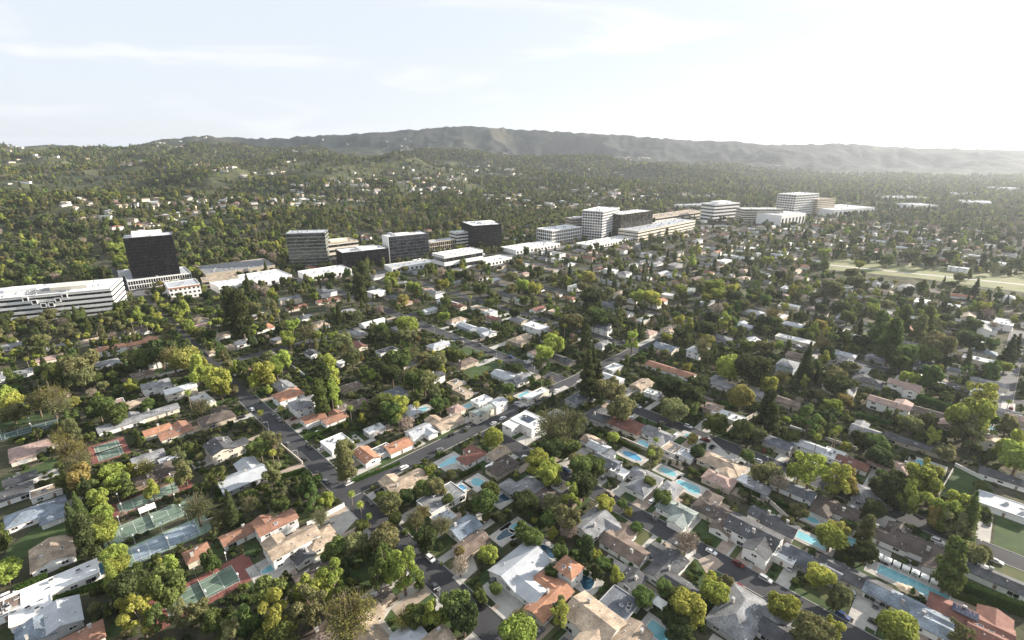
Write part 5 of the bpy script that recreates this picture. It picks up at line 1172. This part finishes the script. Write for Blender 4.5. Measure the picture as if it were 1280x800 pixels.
# remaining woods as one mass
def forest(name,label,pts):
    me=bpy.data.meshes.new(name);n=len(pts);a=np.array(pts,float)
    me.vertices.add(n);me.vertices.foreach_set('co',a[:,:3].astype(np.float32).ravel())
    for nm,ty,dat in(('tvar','INT',a[:,3].astype(np.int32)),):
        at=me.attributes.new(nm,ty,'POINT');at.data.foreach_set('value',dat)
    at=me.attributes.new('tscale','FLOAT_VECTOR','POINT');at.data.foreach_set('vector',a[:,4:7].astype(np.float32).ravel())
    at=me.attributes.new('trot','FLOAT_VECTOR','POINT');at.data.foreach_set('vector',np.stack([np.zeros(n),np.zeros(n),a[:,7]],1).astype(np.float32).ravel())
    o=link(name,me);o['kind']='stuff';o['label']=label;o['category']='trees'
    ng=bpy.data.node_groups.new(name+'_nodes','GeometryNodeTree')
    ng.interface.new_socket('Geometry',in_out='INPUT',socket_type='NodeSocketGeometry');ng.interface.new_socket('Geometry',in_out='OUTPUT',socket_type='NodeSocketGeometry')
    N=ng.nodes;L=ng.links;gi=N.new('NodeGroupInput');go=N.new('NodeGroupOutput');j=N.new('GeometryNodeJoinGeometry')
    def attr(nm,ty): q=N.new('GeometryNodeInputNamedAttribute');q.data_type=ty;q.inputs['Name'].default_value=nm;return q.outputs[0]
    av=attr('tvar','INT');asc=attr('tscale','FLOAT_VECTOR');ar=attr('trot','FLOAT_VECTOR')
    for i,s in enumerate(SRC):
        oi=N.new('GeometryNodeObjectInfo');oi.inputs['Object'].default_value=s;oi.inputs['As Instance'].default_value=True;oi.transform_space='ORIGINAL'
        ip=N.new('GeometryNodeInstanceOnPoints');cp=N.new('FunctionNodeCompare');cp.data_type='INT';cp.operation='EQUAL'
        cp.inputs[3].default_value=i;L.new(av,cp.inputs[2]);L.new(cp.outputs[0],ip.inputs['Selection'])
        L.new(gi.outputs[0],ip.inputs['Points']);L.new(oi.outputs['Geometry'],ip.inputs['Instance']);L.new(asc,ip.inputs['Scale']);L.new(ar,ip.inputs['Rotation']);L.new(ip.outputs[0],j.inputs[0])
    L.new(j.outputs[0],go.inputs[0]);md=o.modifiers.new('trees','NODES');md.node_group=ng
P=[]
for t in REST: P.append((t[0],t[1],0,fidx(t[4],t[5]),t[2],t[2],t[2]*t[3],hr.uniform(0,6.28)))
forest('suburban_woods','mass of small garden trees filling the blocks between the houses',P)
P=[]
for x,y,R,q in BUSH: P.append((x,y,-.6*R,[0,1,2,14,15,1,0,4][int(q*8)],R,R,R*.85,hr.uniform(0,6.28)))
forest('shrubbery','low bushes and ground planting in the gardens',P)
P=[]
hk=[0,1,1,2,2,4,4,5,5,7,8,9,9,10,10,12,14,16,3,3,6,17,18,19,19,20,20,21]
for i in hl:
    R=hr.uniform(3.2,6.8);w=hk[hr.randrange(len(hk))]
    if 8<=w<=13: R*=.72
    if rr[i]>2600: R*=1.15
    P.append((X[i],Y[i],Z[i]-.8,w,R,R,R,hr.uniform(0,6.28)))
forest('hillside_woods','woods covering the foothills behind the boulevard',P)
# ------------------------------------------------------------------ labels: kind, then where it stands next to a landmark
ANCH=[('the black slab tower',190,325),('the striped white office',70,385),('the bronze tower',386,315),('the white-ended tower',510,312),('the black twin tower',620,297),('the white grid tower',755,283),('the hospital group',960,268),('the far white slab',1010,256),
('the orange pair of houses',137,435),('the square red court',136,563),('the white garden tent',185,640),('the pale blue court',207,676),('the bottom red court',253,738),('the dark long court',40,536),('the long white roof',62,732),('the tan left-edge gable',65,688),
('the dark square pool',127,710),('the small pool house',246,690),('the Spanish villa',330,658),('the wide-deck kidney pool',342,709),('the great round tree',480,673),('the three tall palms',455,650),('the left crossroads',430,612),('the U-shaped drive',480,770),('the big pale metal roof',303,596),
('the square white flat roof',421,551),('the corner orange house',458,567),('the white modern house',661,524),('the middle crossroads',600,535),('the upper crossroads',720,480),('the deep blue pool',571,613),('the pale metal-roofed house',650,706),('the orange tower house',711,705),
('the orange gabled house',687,745),('the big red hip roof',784,529),('the long terracotta roof',838,461),('the round bright tree',1039,670),('the long cabana pool',1140,730),('the tall corner hedge',1235,752),('the walled lawn',1205,605),('the oval backyard pool',1159,581),
('the pinkish hip house',1114,580),('the pink-roofed villas',1120,492),('the side road mouth',1245,505),('the grey vented hip roof',925,764),('the dark two-storey house',945,663),('the tan circular-drive house',902,578),('the grass easement',1160,338),('the white cube building',1154,375),
('the big white flat house',670,407),('the long white gable',466,402),('the twin red roofs',390,379),('the blue two-storey house',985,454),('the orange hip house',360,492),('the green-roofed long house',860,363),('the golden dome tree',926,494),('the tall ragged grove',1115,425),('the golden left tree',230,447),('the big left olive tree',97,455)]
DIRS=['right of','behind and right of','behind','behind and left of','left of','in front and left of','in front of','in front and right of']
ORD=['','second ','third ','fourth ','fifth ','sixth ','seventh ','eighth ','ninth ','tenth ','eleventh ','twelfth ']
def near_anchors(p):
    L=[(math.hypot((p[0]-a[1]),(p[1]-a[2])*1.25),a) for a in ANCH];L.sort(key=lambda q:q[0]);return [q for q in L if q[0]>7]
from collections import defaultdict
groups=defaultdict(list)
for o,desc,p in PEND:
    d,a=near_anchors(p)[0];th=math.atan2(-(p[1]-a[2])*1.25,p[0]-a[1])%(2*math.pi);k=int((th+math.pi/8)//(math.pi/4))%8
    groups[(desc,DIRS[k],a[0])].append((d,o))
used={}
for (desc,dr,an),L in groups.items():
    L.sort(key=lambda q:q[0])
    for i,(d,o) in enumerate(L):
        if len(L)==1: s='%s %s %s'%(desc,dr,an)
        else: s='%s%s %s %s'%(('nearest ' if i==0 else ORD[min(i,11)]+'nearest '),desc,dr,an)
        w=s.split()
        if len(w)>16: s=s.replace(' with a slender tall trunk','').replace(' with a shorter trunk','').replace('clipped ','').replace('at the kerb of the cross street','on the cross street').replace('at the kerb','at kerb').replace('on the cross street','at kerb')
        o['label']=s
# ------------------------------------------------------------------ light, sky, air, camera
AZ=math.radians(68);EL=math.radians(19)
from mathutils import Vector
sv=Vector((math.sin(AZ)*math.cos(EL),math.cos(AZ)*math.cos(EL),math.sin(EL)))
sl=bpy.data.lights.new('sun','SUN');sl.energy=5.;sl.angle=math.radians(.6);sl.color=(1.,.9,.77);so=bpy.data.objects.new('sun',sl);COL.objects.link(so);so.rotation_euler=sv.to_track_quat('Z','Y').to_euler();so.location=(600,300,500)
w=bpy.data.worlds.new('World');sc.world=w;w.use_nodes=True;t=w.node_tree;t.nodes.clear();N=t.nodes;L=t.links
out=N.new('ShaderNodeOutputWorld');bg=N.new('ShaderNodeBackground');sky=N.new('ShaderNodeTexSky');sky.sky_type='NISHITA';sky.sun_disc=False;sky.sun_elevation=EL;sky.sun_rotation=AZ;sky.altitude=200;sky.air_density=1.;sky.dust_density=1.;sky.ozone_density=1.
tc=N.new('ShaderNodeTexCoord')
# thin cirrus veil over the sky
mp=N.new('ShaderNodeMapping');mp.inputs['Scale'].default_value=(1.2,2.2,9);mp.inputs['Rotation'].default_value=(0.1,.22,.5)
no=N.new('ShaderNodeTexNoise');no.inputs['Scale'].default_value=1.6;no.inputs['Detail'].default_value=7;no.inputs['Distortion'].default_value=.6
L.new(tc.outputs['Generated'],mp.inputs[0]);L.new(mp.outputs[0],no.inputs['Vector'])
mr=N.new('ShaderNodeMapRange');mr.inputs[1].default_value=.47;mr.inputs[2].default_value=.62;mr.inputs[3].default_value=.9;mr.inputs[4].default_value=.99;L.new(no.outputs['Fac'],mr.inputs[0])
hsv=N.new('ShaderNodeHueSaturation');hsv.inputs['Saturation'].default_value=.0;hsv.inputs['Value'].default_value=1.15;L.new(sky.outputs[0],hsv.inputs['Color'])
mx=N.new('ShaderNodeMix');mx.data_type='RGBA';L.new(mr.outputs[0],mx.inputs[0]);L.new(sky.outputs[0],mx.inputs[6]);pass
mx.inputs[7].default_value=(3.72,3.98,4.3,1)
m5=N.new('ShaderNodeMapRange');m5.inputs[1].default_value=.53;m5.inputs[2].default_value=.72;m5.inputs[3].default_value=0;m5.inputs[4].default_value=.75;L.new(no.outputs['Fac'],m5.inputs[0])
mx5=N.new('ShaderNodeMix');mx5.data_type='RGBA';L.new(m5.outputs[0],mx5.inputs[0]);L.new(mx.outputs[2],mx5.inputs[6]);mx5.inputs[7].default_value=(5.0,5.0,5.0,1);L.new(mx5.outputs[2],bg.inputs[0]);bg.inputs[1].default_value=.088;L.new(bg.outputs[0],out.inputs[0])
# haze
mb=MB();mb.box(0,0,-2,470,28400,28400,'roof_white');me=mb.mesh('haze')
hm=bpy.data.materials.new('haze');T_,N,L=nt(hm);out=N.new('ShaderNodeOutputMaterial');pv=N.new('ShaderNodeVolumePrincipled');pv.inputs['Color'].default_value=(.84,.91,1,1);pv.inputs['Density'].default_value=5e-5;pv.inputs['Anisotropy'].default_value=.42;L.new(pv.outputs[0],out.inputs['Volume'])
me.materials.clear();me.materials.append(hm);ho=link('haze',me);ho['kind']='stuff';ho['label']='thin pale haze filling the valley air';ho['category']='haze'
cam=bpy.data.cameras.new('camera');co=bpy.data.objects.new('camera',cam);COL.objects.link(co);co.location=(0,0,HC);co.rotation_euler=(math.pi/2-TH,0,0)
cam.lens=36*F/1280;cam.sensor_width=36;cam.clip_start=1;cam.clip_end=60000;sc.camera=co
sc.view_settings.view_transform='Standard';sc.view_settings.look='None';sc.view_settings.exposure=1.38;sc.view_settings.gamma=1
sc.cycles.max_bounces=5;sc.cycles.diffuse_bounces=2;sc.cycles.glossy_bounces=2;sc.cycles.transmission_bounces=2;sc.cycles.volume_bounces=0;sc.cycles.transparent_max_bounces=4
sc.cycles.use_denoising=True
